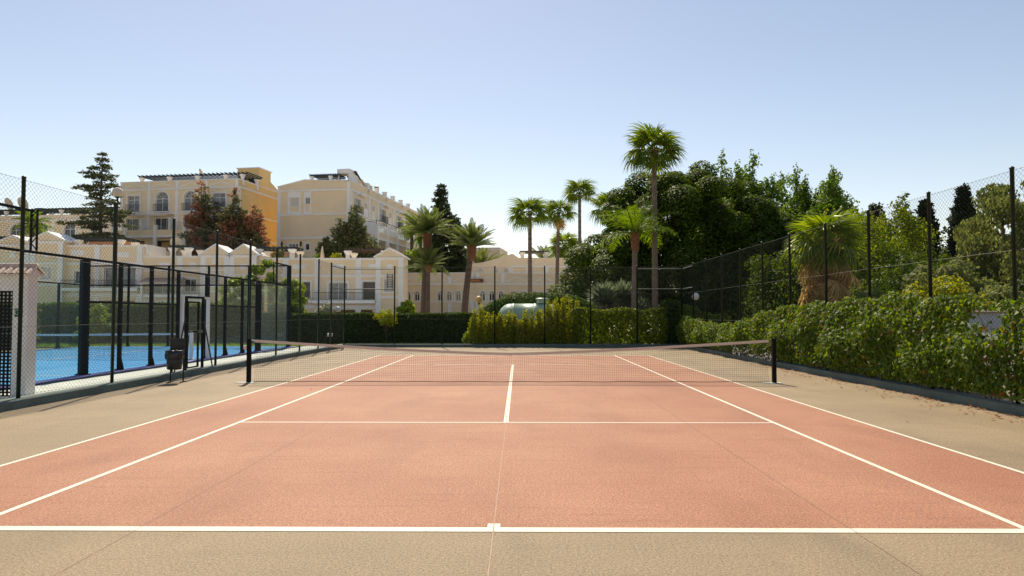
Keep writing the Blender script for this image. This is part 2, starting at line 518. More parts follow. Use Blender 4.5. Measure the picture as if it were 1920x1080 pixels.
def kerb(x0, x1, y0, y1, h, name='kerb'):
    """painted concrete kerb with a chamfered top edge"""
    mb = MB()
    c = 0.02
    mb.box(x0, x1, y0, y1, -0.25, h - c)
    mb.add([(x0, y0, h - c), (x1, y0, h - c), (x1, y1, h - c), (x0, y1, h - c), (x0 + c, y0 + c, h), (x1 - c, y0 + c, h), (x1 - c, y1 - c, h), (x0 + c, y1 - c, h)],
           [(4, 5, 6, 7), (0, 1, 5, 4), (1, 2, 6, 5), (2, 3, 7, 6), (3, 0, 4, 7)])
    return mb.build(name, 'kerb', None, False, 'structure')
KH = 0.17
kerb(XL - 0.17, XL + 0.13, -13, YF - 0.12, KH)
kerb(XR - 0.13, XR + 0.17, -13, YF - 0.12, KH)
kerb(XL - 0.17, XR + 0.17, YF - 0.115, YF + 0.15, KH)
sheet('garden_path', -10.72, XL - 0.16, 5, 38.5, 0.06, 'path', None, 'structure')

M['paving'] = mat('pale_bounce_paving', (0.70, 0.64, 0.55), 0.85, 0.12, 0.6, fine=0.1, fine_scale=8)  # kept pale so that the added paving throws light on shaded walls
def draped(name, xs, ys, dz, m):
    v = [(x, y, hz(x, y) + dz) for y in ys for x in xs]
    n = len(xs)
    mb = MB()
    mb.add(v, [(j * n + i, j * n + i + 1, (j + 1) * n + i + 1, (j + 1) * n + i) for j in range(len(ys) - 1) for i in range(n - 1)])
    return mb.build(name, m, None, True, 'structure')
draped('bounce_pavement', [-70, -54, -38, -22, -13, -4, 5, 14], list(range(48, 79, 3)), 0.05, 'paving')      # added paving before the houses, bounces sunlight onto their facades
draped('terrace_bounce_pavement', [-95, -80, -60, -40, -22], [92.05, 96, 102, 110], 0.05, 'paving')  # more of the added light-bouncing paving, up by the blocks
# ------------------------------------------------------------------ chain-link fences
def diamond_mesh(mb, P, L, z0, z1, pw=0.106, ph=0.088, r=0.0019):
    """P(s, z) -> point; straight diagonal wires both ways, clipped to the panel"""
    H = z1 - z0
    k = pw / ph
    n = int((L + H * k) / pw) + 1
    for sgn in (1, -1):
        for i in range(n):
            s0 = -H * k + i * pw if sgn > 0 else i * pw
            za, zb_ = z0, z1
            sa, sb = s0, s0 + sgn * H * k
            def clip(sv, zv, so, zo):
                if sv < 0: t = (0 - sv) / (so - sv); return 0, zv + t * (zo - zv)
                if sv > L: t = (L - sv) / (so - sv); return L, zv + t * (zo - zv)
                return sv, zv
            if max(sa, sb) <= 0 or min(sa, sb) >= L: continue
            (sa2, za2), (sb2, zb2) = clip(sa, za, sb, zb_), clip(sb, zb_, sa, za)
            if abs(sa2 - sb2) < 0.02: continue
            mb.tube([P(sa2, za2), P(sb2, zb2)], r, 3)

FH = 4.13
def fence(label, P, L, posts, base, rails=()):
    """posts: positions along the fence; P(s, z) maps to the world"""
    o = P(0, 0)
    root = thing('chain_link_fence', label, 'fence', (o[0], o[1], base))
    q = lambda s, z: (P(s, z)[0] - o[0], P(s, z)[1] - o[1], z - base)
    for s in posts:
        mb = MB()
        c = q(s, 0)
        mb.lathe([(0.036, base - base - 0.04), (0.036, FH - base), (0.042, FH - base), (0.042, FH - base + 0.02), (0.02, FH - base + 0.04)], 10, (c[0], c[1], 0))
        mb.build('post', 'greenpost', root, True)
    mb = MB()
    diamond_mesh(mb, q, L, base + 0.03, FH - 0.02)
    mb.build('chain_link_mesh', 'wire', root, False, 'stuff')
    for z in (base + 0.05, 1.45, 2.75, FH - 0.03):
        mb = MB()
        n = max(2, int(L / 1.3))
        mb.tube([q(L * i / n, z + rnd.uniform(-0.012, 0.004)) for i in range(n + 1)], 0.0032, 4)
        mb.build('tension_wire', 'rail', root)
    for a, b, z in rails:
        mb = MB()
        mb.tube([q(a, z), q(b, z)], 0.026, 8)
        mb.build('rail', 'rail', root)
    return root
lposts = [10.0, 12.74, 15.68, 18.37, 21.04, 23.68, 26.29, 29.12, 31.84, 34.0, 36.3]
LY0 = 5.0
fence('tall green chain-link fence between tennis court and the blue padel court', lambda s, z: (XL, LY0 + s, z), YF - LY0, [y - LY0 for y in lposts if y < 36], KH, [(29.0, YF - LY0, 2.98), (29.0, YF - LY0, FH - 0.12)])
rposts = [9.7, 12.08, 14.54, 17.05, 19.45, 22.03, 24.5, 26.95, 29.4, 31.85, 34.2]
fence('tall green chain-link fence standing over the long ivy hedge', lambda s, z: (XR, LY0 + s, z), YF - LY0, [y - LY0 for y in rposts], KH, [(29.2, YF - LY0, 2.98), (29.2, YF - LY0, FH - 0.12)])
fposts = [-8.72, -6.15, -3.72, -1.02, 1.53, 3.86, 6.24, 8.52]
fence('tall green chain-link fence behind the far baseline with braced corner bays', lambda s, z: (XL + s, YF + 0.02, z), XR - XL, [x - XL for x in fposts], KH,
      [(0.05, 2.6, 2.98), (0.05, 2.6, FH - 0.12), (15.0, 17.25, 2.98), (15.0, 17.25, FH - 0.12)])

# fence gate in the fence beside the bin: a door leaf with leaning braces
gt = thing('fence_gate', 'narrow black gate frame with leaning braces beside the litter bin', 'gate', (XL - 0.05, 19.25, KH))
mb = MB()
for y in (0.0, 1.02):
    mb.box(-0.03, 0.03, y - 0.03, y + 0.03, -0.03, 2.0)
mb.box(-0.03, 0.03, 0.03, 0.99, 1.94, 2.0)
mb.build('gate_frame', 'black', gt)
mb = MB()
for y in (0.20, 0.86):
    mb.box(-0.082, -0.035, y - 0.022, y + 0.022, 0.02, 1.86)
for z in (0.02, 1.0, 1.82):
    mb.box(-0.080, -0.037, 0.222, 0.838, z, z + 0.04)
mb.build('gate_leaf', 'black', gt)
for y0, y1 in ((-0.02, -0.62), (1.04, 1.70)):
    mb = MB()
    mb.tube([(0, y0, 1.45), (0, y1, -0.02)], 0.022, 8)
    mb.build('brace', 'greenpost', gt)
mb = MB()
mb.box(-0.06, 0.06, 0.80, 0.9, 0.98, 1.06)
mb.build('latch', 'rail', gt)

# ------------------------------------------------------------------ tennis net
net = thing('tennis_net', 'black tennis net with faded tape stretched between two dark posts', 'tennis net', (0, NET, 0))
PX = 6.4
ntop = lambda x: 0.735 + 0.315 * min(1, abs(x) / 6.27) ** 1.3     # a slack old net
for s in (-1, 1):
    mb = MB()
    mb.box(s * PX - 0.045, s * PX + 0.045, -0.045, 0.045, -0.05, 1.065)
    mb.box(s * PX - 0.05, s * PX + 0.05, -0.05, 0.05, 1.066, 1.085)
    po = mb.build('post', 'black', net)
    if s < 0:
        mb = MB()
        mb.tube([(-PX - 0.047, -0.02, 0.86), (-PX - 0.12, -0.02, 0.86)], [0.055, 0.05], 12)
        mb.build('crank_wheel', 'parasol', po, True)
    mb = MB()
    mb.box(s * PX - 0.3, s * PX + 0.16, -0.11, 0.11, 0.002, 0.014)
    mb.build('base_plate', 'path', po)
mb = MB()
xs = np.linspace(-6.27, 6.27, 41)
for a, b in zip(xs, xs[1:]):
    za, zb_ = ntop(a), ntop(b)
    mb.add([(a, -0.014, za - 0.062), (b, -0.014, zb_ - 0.062), (b, -0.012, zb_), (a, -0.012, za), (a, 0.014, za - 0.062), (b, 0.014, zb_ - 0.062), (b, 0.012, zb_), (a, 0.012, za)],
           [(0, 1, 2, 3), (5, 4, 7, 6), (3, 2, 6, 7), (0, 4, 5, 1)])
mb.build('headband', 'nettape', net)
mb = MB()
nv = int(12.54 / 0.052)
for i in range(nv + 1):
    x = -6.27 + 12.54 * i / nv
    pull = 0.07 * max(0, (abs(x) - 6.1) / 0.17)
    xm = x - math.copysign(pull, x)
    mb.tube([(x, 0, ntop(x) - 0.055), (xm, 0.0, 0.5), (x, 0, 0.035)], 0.0021, 3)
for j in range(18):
    t = (j + 0.4) / 18
    mb.tube([(x, 0, 0.035 + (ntop(x) - 0.09) * t) for x in np.linspace(-6.27, 6.27, 25)], 0.0021, 3)
mb.build('netting', 'netcord', net, False, 'stuff')
mb = MB()
mb.tube([(x, 0, 0.03 + 0.004 * math.sin(x * 5)) for x in np.linspace(-6.3, 6.3, 60)], 0.009, 6)
mb.build('bottom_cord', 'netcord', net)
for s in (-1, 1):
    mb = MB()
    mb.tube([(s * 6.25, 0, 1.02), (s * 6.38, 0, 1.05)], 0.006, 5)
    mb.build('head_cable', 'iron', net)

# ------------------------------------------------------------------ litter bin
bn = thing('litter_bin', 'dark metal litter bin with black bag hung on a two-legged stand', 'litter bin', (-8.22, 17.55, 0), R(8))
for s in (-1, 1):
    mb = MB()
    mb.tube([(s * 0.15, 0.02, -0.01), (s * 0.15, 0.02, 0.86)], 0.018, 8)
    mb.build('leg', 'binmetal', bn, True)
    mb = MB()
    mb.box(s * 0.15 - 0.03, s * 0.15 + 0.03, -0.12, 0.16, 0.002, 0.02)
    mb.build('foot', 'binmetal', bn)
mb = MB()
mb.box(-0.175, 0.175, 0.04, 0.055, 0.78, 1.08)
mb.build('back_plate', 'binmetal', bn)
mb = MB()
mb.lathe([(0.155, 0.33), (0.17, 0.35), (0.19, 0.78), (0.178, 0.78), (0.16, 0.37), (0.0, 0.37)], 24, (0, -0.17, 0))
mb.build('bucket', 'binmetal', bn, True)
mb = MB()
n = 36
pr = []
for r0, z0 in ((0.165, 0.70), (0.185, 0.80), (0.205, 0.79), (0.212, 0.66), (0.203, 0.60)):
    pr.append([(max(0.19 if z0 < 0.75 and r0 > 0.19 else 0.1, r0 + 0.012 * math.sin(k * 2.1 + z0 * 9)) * math.cos(2 * math.pi * k / n),
                -0.17 + max(0.19 if z0 < 0.75 and r0 > 0.19 else 0.1, r0 + 0.012 * math.sin(k * 2.1 + z0 * 9)) * math.sin(2 * math.pi * k / n),
                z0 + (0.025 * math.sin(k * 1.3) if z0 < 0.65 else 0.004 * math.sin(k * 1.7))) for k in range(n)])
vsb = [p for ring in pr for p in ring]
mb.add(vsb, [(i * n + k, i * n + (k + 1) % n, (i + 1) * n + (k + 1) % n, (i + 1) * n + k) for i in range(len(pr) - 1) for k in range(n)])
mb.build('bin_bag', 'bag', bn, True)

# ------------------------------------------------------------------ padel court
PX0, PX1, PY0, PY1, PZ = -21.2, -11.2, 15.0, 35.3, 0.10
mb = MB()
mb.box(PX0 - 0.3, PX1 + 0.42, PY0 - 0.3, PY1 + 0.3, -0.2, PZ - 0.012)
slab = mb.build('padel_court_pavement', 'kerb', None, False, 'structure')
sheet('edge_strip', PX1 + 0.02, PX1 + 0.42, PY0 - 0.3, PY1 + 0.3, PZ - 0.008, 'violet', slab)
sheet('edge_strip', PX0 - 0.3, PX1 + 0.02, PY1 + 0.01, PY1 + 0.3, PZ - 0.008, 'violet', slab)
sheet('playing_area', PX0, PX1 - 0.01, PY0, PY1, PZ - 0.004, 'blue', slab)
ncy = (PY0 + PY1) / 2
for y in (ncy - 6.95, ncy + 6.95):
    sheet('court_line', PX0, PX1 - 0.01, y - 0.025, y + 0.025, PZ, 'line', slab)
sheet('court_line', (PX0 + PX1) / 2 - 0.025, (PX0 + PX1) / 2 + 0.025, ncy - 6.925, ncy + 6.925, PZ, 'line', slab)

def padel_wall(label, P, segs, posts, extra=(), top_rail=True):
    """P(s, d, z); segs: (s0, s1, kind, z0, z1); posts: (s, width, height)"""
    o = P(0, 0, 0)
    root = thing('padel_wall', label, 'padel wall', (o[0], o[1], PZ), 0, 'walls of the padel court')
    q = lambda s, d, z: (P(s, d, 0)[0] - o[0], P(s, d, 0)[1] - o[1], z)
    for s, w, h in posts:
        mb = MB(q)
        mb.box(s - 0.04, s + 0.04, -w / 2, w / 2, -0.02, h)
        mb.box(s - 0.10, s + 0.10, -w / 2 - 0.03, w / 2 + 0.03, -0.015, 0.02)
        if w < 0.2:
            mb.add([(s - 0.036, w / 2, 0.02), (s + 0.036, w / 2, 0.02), (s + 0.036, w / 2 + 0.08, 0.02), (s - 0.036, w / 2 + 0.08, 0.02), (s - 0.036, w / 2, 0.32), (s + 0.036, w / 2, 0.32)],
                   [(0, 1, 2, 3), (4, 5, 2, 3), (0, 3, 4), (1, 2, 5)])
        po = mb.build('post', 'black', root)
        for z in (0.9, 1.7, 2.6):
            if z < h:
                mb = MB(q)
                mb.box(s - 0.02, s + 0.02, w / 2 + 0.001, w / 2 + 0.008, z - 0.02, z + 0.02)
                mb.build('bolt', 'rail', po)
    for s0, s1, kind, z0, z1 in segs:
        if kind == 'glass':
            n = max(1, round((s1 - s0) / 2))
            for k in range(n):
                a, b = s0 + (s1 - s0) * k / n + 0.006, s0 + (s1 - s0) * (k + 1) / n - 0.006
                mb = MB(q)
                mb.add([(a, 0, z0), (b, 0, z0), (b, 0, z1), (a, 0, z1)], [(0, 1, 2, 3)])
                mb.build('glass_panel', 'courtglass', root)
        else:
            mb = MB(q)
            z = z0 + 0.02
            while z < z1:
                mb.box(s0, s1, -0.002, 0.002, z - 0.002, z + 0.002)
                z += 0.05
            s = s0 + 0.025
            while s < s1:
                mb.box(s - 0.0015, s + 0.0015, -0.0035, -0.0022, z0, z1)
                s += 0.05
            mb.build('welded_mesh', 'black', root, False, 'stuff')
    for s0, s1, z in extra:
        mb = MB(q)
        mb.box(s0, s1, -0.025, 0.025, z - 0.03, z + 0.03)
        mb.build('rail', 'black', root)
    return root
sp = [18.63, 20.32, 22.04, 23.79, 25.96, 27.62, 29.34, 31.16]
S0 = PY0
padel_wall('black-posted padel wall with open doorway running beside the pale path', lambda s, d, z: (PX1 + d, PY0 + s, z),
           [(0.04, 3.55, 'glass', 0.03, 2.97), (3.7, 8.75, 'mesh', 0.03, 2.97), (11.0, 16.1, 'mesh', 0.03, 2.97), (8.83, 10.92, 'mesh', 2.2, 2.97), (16.25, 20.25, 'glass', 0.03, 2.97),
            (0.05, 1.55, 'mesh', 3.06, 3.97), (18.3, 20.25, 'mesh', 3.06, 3.97)],
           [(0.0, 0.12, 4.0)] + [(y - S0, 0.24 if y in (18.63, 31.16) else 0.1, 3.0) for y in sp] + [(20.3, 0.2, 4.0)],
           [(0.05, 20.25, 3.03), (0.05, 1.6, 3.99), (18.3, 20.25, 3.99), (3.75, 8.75, 1.9), (11.0, 16.1, 1.9)])
padel_wall('glass end wall of the padel court with mesh above, before the clipped hedge', lambda s, d, z: (PX0 + s, PY1 + d, z),
           [(0.05, 9.93, 'glass', 0.03, 2.97), (0.05, 9.93, 'mesh', 3.06, 3.97)],
           [(0.0, 0.1, 4.0)] + [(2.0 * k, 0.1, 4.0) for k in range(1, 5)],
           [(0.05, 9.9, 3.03), (0.05, 9.9, 3.99)])
padel_wall('padel wall of glass and mesh on the side away from the tennis court', lambda s, d, z: (PX0 + d, PY0 + s, z),
           [(0.05, 3.95, 'glass', 0.03, 2.97), (4.05, 16.2, 'mesh', 0.03, 2.97), (16.3, 20.2, 'glass', 0.03, 2.97)],
           [(2.0 * k, 0.1, 3.0) for k in range(0, 10)], [(0.05, 20.2, 3.03)])
for sy, s in ((0.92 * 0, 1),):
    # lattice end posts of the raised corner screens
    for y in (PY0 + 1.62, PY1 - 2.05):
        lt = thing('lattice_post', 'short black lattice post on the padel wall ' + ('above the white gate pillar' if y < 20 else 'above its far glass corner'), 'lattice post', (PX1, y, PZ + 3.06))
        mb = MB()
        for d in (-0.07, 0.07):
            mb.box(d - 0.018, d + 0.018, -0.018, 0.018, 0, 0.97)
        for k in range(6):
            z0 = 0.02 + k * 0.155
            a, b = (-0.06, 0.06) if k % 2 else (0.06, -0.06)
            mb.tube([(a, 0, z0), (b, 0, z0 + 0.155)], 0.012, 5)
        mb.build('lattice', 'black', lt)

# white doorway portal of the padel court
pt = thing('doorway_portal', 'white painted portal frame standing in the padel wall doorway', 'portal frame', (PX1 + 0.1, 23.79, PZ))
for y in (0.08, 2.08):
    mb = MB()
    mb.box(-0.05, 0.05, y - 0.05, y + 0.05, -0.02, 2.12)
    mb.build('jamb', 'white', pt)
mb = MB()
mb.box(-0.05, 0.05, 0.03, 2.13, 2.122, 2.2)
mb.build('lintel', 'white', pt)

pn = thing('padel_net', 'padel net with white tape across the blue court', 'padel net', (0, ncy, PZ))
for x in (PX0 + 0.12, PX1 - 0.16):
    mb = MB()
    mb.box(x - 0.05, x + 0.05, -0.05, 0.05, -0.02, 0.95)
    mb.box(x - 0.12, x + 0.12, -0.09, 0.09, -0.018, 0.02)
    mb.box(x - 0.07, x + 0.07, -0.06, 0.06, 0.951, 0.99)
    mb.build('post', 'white', pn)
pt_top = lambda x: 0.88 + 0.04 * abs(x + 16.2) / 5
mb = MB()
for a, b in zip(np.linspace(PX0 + 0.19, PX1 - 0.24, 13), np.linspace(PX0 + 0.19, PX1 - 0.24, 13)[1:]):
    mb.add([(a, -0.012, pt_top(a) - 0.07), (b, -0.012, pt_top(b) - 0.07), (b, -0.012, pt_top(b)), (a, -0.012, pt_top(a)),
            (a, 0.012, pt_top(a) - 0.07), (b, 0.012, pt_top(b) - 0.07), (b, 0.012, pt_top(b)), (a, 0.012, pt_top(a))], [(0, 1, 2, 3), (5, 4, 7, 6), (3, 2, 6, 7)])
mb.build('headband', 'white', pn)
mb = MB()
for x in np.arange(PX0 + 0.2, PX1 - 0.24, 0.045):
    mb.tube([(x, 0, 0.02), (x, 0, pt_top(x) - 0.06)], 0.003, 3)
for z in np.arange(0.03, 0.82, 0.045):
    mb.tube([(PX0 + 0.2, 0, z), (PX1 - 0.25, 0, z)], 0.003, 3)
mb.build('netting', 'netcord', pn, False, 'stuff')

# ------------------------------------------------------------------ white gatehouse pillar with tiled cap
gh = thing('gate_pillar', 'white rendered gate pillar with tile coping and a black perforated door', 'gate pillar', (-9.4, 14.0, 0))
mb = MB()
mb.box(-0.29, 0.0, -0.14, 0.14, -0.1, 2.42)
mb.box(-1.75, -1.25, -0.14, 0.14, -0.1, 2.42)
mb.box(-1.25, -0.29, -0.138, 0.138, 2.13, 2.419)
mb.build('wall', 'white', gh)
mb2 = MB(lambda x, y, z: (y, x, z))
mb2.prism([(-0.24, 2.421), (0.24, 2.421), (0.24, 2.45), (0.0, 2.60), (-0.24, 2.45)], -1.8, 0.04)
mb2.build('coping', 'white', gh)
tile0 = None
for x in np.arange(-1.72, 0.06, 0.135):           # barrel tiles falling to both sides of the ridge
    for s in (-1, 1):
        if tile0 is None:
            vs_ = []
            for i, t in enumerate((0.02, 0.28)):
                for k in range(7):
                    a = math.pi * k / 6
                    vs_.append(((0.058 + 0.01 * i) * math.cos(a), t, 2.60 - 0.62 * t + 0.05 * math.sin(a)))
            tl = MB()
            tl.add(vs_, [(k, k + 1, k + 8, k + 7) for k in range(6)])
            tile0 = tl.build('tile', 'tile', gh, True)
            o = tile0
        else:
            o = link('tile', tile0.data, gh)
        o.location = (float(x), 0, rnd.uniform(-0.006, 0.006))
        o.rotation_euler = (0, 0, 0 if s > 0 else math.pi)
mb = MB()
mb.tube([(-1.78, 0, 2.63), (0.07, 0, 2.63)], 0.05, 8)
mb.build('ridge_tile', 'tile', gh, True)
dr = MB()
for i in range(13):
    dr.box(-1.245 + i * 0.0785, -1.245 + i * 0.0785 + 0.034, -0.03, -0.01, 0.05, 2.11)
for j in range(30):
    dr.box(-1.245, -0.27, -0.028, -0.012, 0.05 + j * 0.0705, 0.05 + j * 0.0705 + 0.034)
dr.build('perforated_door', 'black', gh)
pl = MB()
pl.box(-0.245, -0.09, -0.152, -0.141, 1.62, 1.78)
sg = pl.build('door_sign', 'signgreen', gh)
def text(s, size, name, m, parent, loc, rot, ext=0.004):
    c = bpy.data.curves.new(name, 'FONT')
    c.body = s
    c.size = size
    c.extrude = ext
    c.align_x = 'CENTER'
    c.align_y = 'CENTER'
    t = bpy.data.objects.new(name, c)
    col.objects.link(t)
    dg = bpy.context.evaluated_depsgraph_get()
    me = bpy.data.meshes.new_from_object(t.evaluated_get(dg))
    bpy.data.objects.remove(t)
    me.materials.clear()
    me.materials.append(M[m])
    o = link(name, me, parent)
    o.location = loc
    o.rotation_euler = rot
    return o
text('G', 0.15, 'letter', 'palegreen', sg, (-0.195, -0.155, 1.70), (R(90), 0, 0))

# ------------------------------------------------------------------ buildings
class Bld:
    """a building: local x runs along the front, y goes away from the viewer, z is given as real height"""
    def __init__(s, name, label, cat, x, y, base, rot, group=None):
        s.base = base
        s.root = thing(name, label, cat, (x, y, base), rot, group)
    def front(s, d0=0.0):
        return lambda u, d, z: (u, d + d0, z - s.base)
    def right(s, W=0.0):
        return lambda u, d, z: (W - d, u, z - s.base)
    def mb(s, f=None):
        return MB(f or s.front())

def arc(u0, u1, z1, n=8):
    r = (u1 - u0) / 2
    c = (u0 + u1) / 2
    return [(c - r * math.cos(math.pi * k / n), z1 - r + r * math.sin(math.pi * k / n)) for k in range(n + 1)]

def wall_face(mb, u0, u1, z0, z1, ops, dep=0.2):
    """front skin of a wall with real openings: (u0,u1,z0,z1,arched)"""
    us = sorted({u0, u1, *[o[0] for o in ops], *[o[1] for o in ops]})
    zs = sorted({z0, z1, *[o[2] for o in ops], *[o[3] for o in ops]})
    for a, b in zip(us, us[1:]):
        for c, d in zip(zs, zs[1:]):
            m, n = (a + b) / 2, (c + d) / 2
            if any(o[0] < m < o[1] and o[2] < n < o[3] for o in ops): continue
            mb.add([(a, 0, c), (b, 0, c), (b, 0, d), (a, 0, d)], [(0, 1, 2, 3)])
    for o in ops:
        a, b, c, d = o[:4]
        if o[4]:
            r = (b - a) / 2
            pts = arc(a, b, d)
            h = len(pts) // 2
            mb.add([(a, 0, d)] + [(p[0], 0, p[1]) for p in pts[:h + 1]], [tuple(range(h + 2))])
            mb.add([(b, 0, d)] + [(p[0], 0, p[1]) for p in pts[h:]], [tuple(range(h + 2))])
            out = [(a, c)] + pts + [(b, c)]
        else:
            out = [(a, c), (a, d), (b, d), (b, c)]
        for (p, q), (p2, q2) in zip(out, out[1:] + out[:1]):
            mb.add([(p, 0, q), (p2, 0, q2), (p2, dep, q2), (p, dep, q)], [(0, 1, 2, 3)])

def window(b, f, u0, u1, z0, z1, arched=False, pane='pane', bars=1, surround=0.0, rail=0.0, dep=0.2, trans=None, sill=True, lattice=False):
    """frame with mullions, pane, moulded surround and railing"""
    mb = MB(f)
    t = 0.07
    d0, d1 = dep - 0.11, dep - 0.04
    mb.box(u0, u0 + t, d0, d1, z0, z1 - ((u1 - u0) / 2 if arched else 0))
    mb.box(u1 - t, u1, d0, d1, z0, z1 - ((u1 - u0) / 2 if arched else 0))
    mb.box(u0 + t, u1 - t, d0 + 0.002, d1 - 0.002, z0, z0 + t)
    if arched:
        o_, i_ = arc(u0, u1, z1), arc(u0 + t, u1 - t, z1 - t)
        for k in range(len(o_) - 1):
            q = [o_[k], o_[k + 1], i_[k + 1], i_[k]]
            mb.add([(x, d0, z) for x, z in q] + [(x, d1, z) for x, z in q], [(0, 1, 2, 3), (7, 6, 5, 4), (3, 2, 6, 7)])
        zt = z1 - (u1 - u0) / 2
        mb.box(u0 + t, u1 - t, d0 + 0.002, d1 - 0.002, zt - t / 2, zt + t / 2)
        c = (u0 + u1) / 2
        for ang in (45, 90, 135):
            ra = (u1 - u0) / 2 - t
            mb.tube([(c, d0 + 0.03, zt), (c + ra * math.cos(R(ang)), d0 + 0.03, zt + ra * math.sin(R(ang)))], 0.025, 4)
    else:
        mb.box(u0 + t, u1 - t, d0 + 0.002, d1 - 0.002, z1 - t, z1)
        if trans:
            mb.box(u0 + t, u1 - t, d0 + 0.002, d1 - 0.002, trans - t / 2, trans + t / 2)
    for k in range(bars):
        c = u0 + (u1 - u0) * (k + 1) / (bars + 1)
        mb.box(c - 0.035, c + 0.035, d0 + 0.004, d1 - 0.004, z0 + t, (z1 - (u1 - u0) / 2 if arched else z1) - t / 2)
    w = mb.build('window', 'trim', b.root)
    mb = MB(f)
    if arched:
        pts = [(u0, z0)] + arc(u0, u1, z1) + [(u1, z0)]
        mb.add([(x, dep - 0.03, z) for x, z in pts], [tuple(range(len(pts)))])
    else:
        mb.add([(u0, dep - 0.03, z0), (u1, dep - 0.03, z0), (u1, dep - 0.03, z1), (u0, dep - 0.03, z1)], [(0, 1, 2, 3)])
    mb.build('pane', pane, w)
    if surround:
        mb = MB(f)
        s = surround
        if arched:
            o_, i_ = arc(u0 - s, u1 + s, z1 + s), arc(u0, u1, z1)
            for k in range(len(o_) - 1):
                q = [o_[k], o_[k + 1], i_[k + 1], i_[k]]
                mb.add([(x, -0.06, z) for x, z in q] + [(x, 0.01, z) for x, z in q], [(0, 1, 2, 3), (0, 4, 5, 1), (3, 2, 6, 7)])
            zt = z1 - (u1 - u0) / 2
        else:
            zt = z1
            mb.box(u0 - s, u1 + s, -0.06, 0.01, z1, z1 + s)
        mb.box(u0 - s, u0, -0.058, 0.01, z0, zt)
        mb.box(u1, u1 + s, -0.058, 0.01, z0, zt)
        if sill:
            mb.box(u0 - s - 0.06, u1 + s + 0.06, -0.12, 0.01, z0 - 0.14, z0 - 0.001)
        mb.build('surround', 'trim', w)
    if rail:
        mb = MB(f)
        d = 0.32
        a, c = u0 - 0.12, u1 + 0.12
        for z in (z0 + 0.06, z0 + rail):
            mb.box(a, c, -d - 0.015, -d + 0.015, z - 0.02, z + 0.02)
            for x in (a, c):
                mb.box(x - 0.013, x + 0.013, -d + 0.016, 0.0, z - 0.018, z + 0.018)
        n = int((c - a) / 0.13)
        for k in range(n + 1):
            x = a + (c - a) * k / n
            mb.box(x - 0.011, x + 0.011, -d - 0.011, -d + 0.011, z0 + 0.07, z0 + rail - 0.01)
        mb.build('railing', 'iron', w)
        mb = MB(f)
        mb.box(a - 0.08, c + 0.08, -d - 0.1, 0.0, z0 - 0.16, z0 - 0.02)
        mb.build('balcony_slab', 'trim', w)
    if lattice:
        mb = MB(f)
        diamond_mesh(mb, lambda s, z: (u0 + s, dep - 0.14, z), u1 - u0, z0, z1, 0.26, 0.26, 0.014)
        mb.build('lattice_grille', 'iron', w, False, 'stuff')
    return w

def pediment(b, f, u0, u1, z, h, d=-0.07, t=0.12):
    mb = MB(f)
    c = (u0 + u1) / 2
    for a in (u0, u1):
        mb.add([(a, d, z), (c, d, z + h), (c, d, z + h - t), (a, d, z - t), (a, 0.01, z), (c, 0.01, z + h), (c, 0.01, z + h - t), (a, 0.01, z - t)],
               [(0, 1, 2, 3), (0, 1, 5, 4), (3, 2, 6, 7)])
    return mb.build('pediment', 'trim', b.root)

def band(b, f, u0, u1, z0, z1, d=0.1, name='cornice', m='trim'):
    mb = MB(f)
    mb.box(u0, u1, -d, 0.02, z0, z1)
    mb.box(u0 - 0.02, u1 + 0.02, -d - 0.05, 0.018, z1 + 0.001, z1 + 0.09)
    return mb.build(name, m, b.root)

def pilaster(b, f, u, z0, z1, w=0.42, d=0.08):
    mb = MB(f)
    mb.box(u - w / 2, u + w / 2, -d, 0.02, z0, z1)
    return mb.build('pilaster', 'trim', b.root)

def column(b, x, y, z0, z1, w=0.2, m='trim'):
    """square roof-terrace column with a flared capital"""
    mb = MB(b.front())
    r2 = math.sqrt(2) / 2
    mb.lathe([(w * 1.25 * r2, z0), (w * 1.25 * r2, z0 + 0.12), (w * r2, z0 + 0.16), (w * r2, z1 - 0.42), (w * 1.15 * r2, z1 - 0.38), (w * 1.7 * r2, z1 - 0.14), (w * 1.8 * r2, z1 - 0.12), (w * 1.8 * r2, z1)], 4, (x, y, 0))
    return mb.build('column', m, b.root)

def pergola(b, u0, u1, y0, y1, z, step=0.55, m='pergola', over=0.35):
    f = b.front()
    for y in (y0, y1):
        mb = MB(f)
        mb.box(u0 - over, u1 + over, y - 0.06, y + 0.06, z, z + 0.16)
        mb.build('beam', m, b.root)
    n = int((u1 - u0 + 2 * over) / step)
    base = None
    for k in range(n + 1):
        u = u0 - over + (u1 - u0 + 2 * over) * k / n
        if base is None:
            mb = MB()
            mb.add([(-0.045, y0 - over, 0), (0.045, y0 - over, 0), (0.045, y1 + over, 0), (-0.045, y1 + over, 0),
                    (-0.045, y0 - over + 0.12, -0.14), (0.045, y0 - over + 0.12, -0.14), (0.045, y1 + over - 0.12, -0.14), (-0.045, y1 + over - 0.12, -0.14)],
                   [(0, 1, 2, 3), (4, 7, 6, 5), (0, 4, 5, 1), (1, 5, 6, 2), (2, 6, 7, 3), (3, 7, 4, 0)])
            base = mb.build('slat', m, b.root)
            o = base
        else:
            o = link('slat', base.data, b.root)
        o.location = (u, 0, z + 0.305 - b.base)

def shell(b, u0, u1, depth, z0, z1, m, front=False):
    """plain back, sides and flat roof behind a wall_face"""
    mb = MB(b.front())
    mb.add([(u0, 0, z0), (u0, depth, z0), (u0, depth, z1), (u0, 0, z1)], [(0, 1, 2, 3)])
    mb.add([(u0, depth, z0), (u1, depth, z0), (u1, depth, z1), (u0, depth, z1)], [(0, 1, 2, 3)])
    return mb

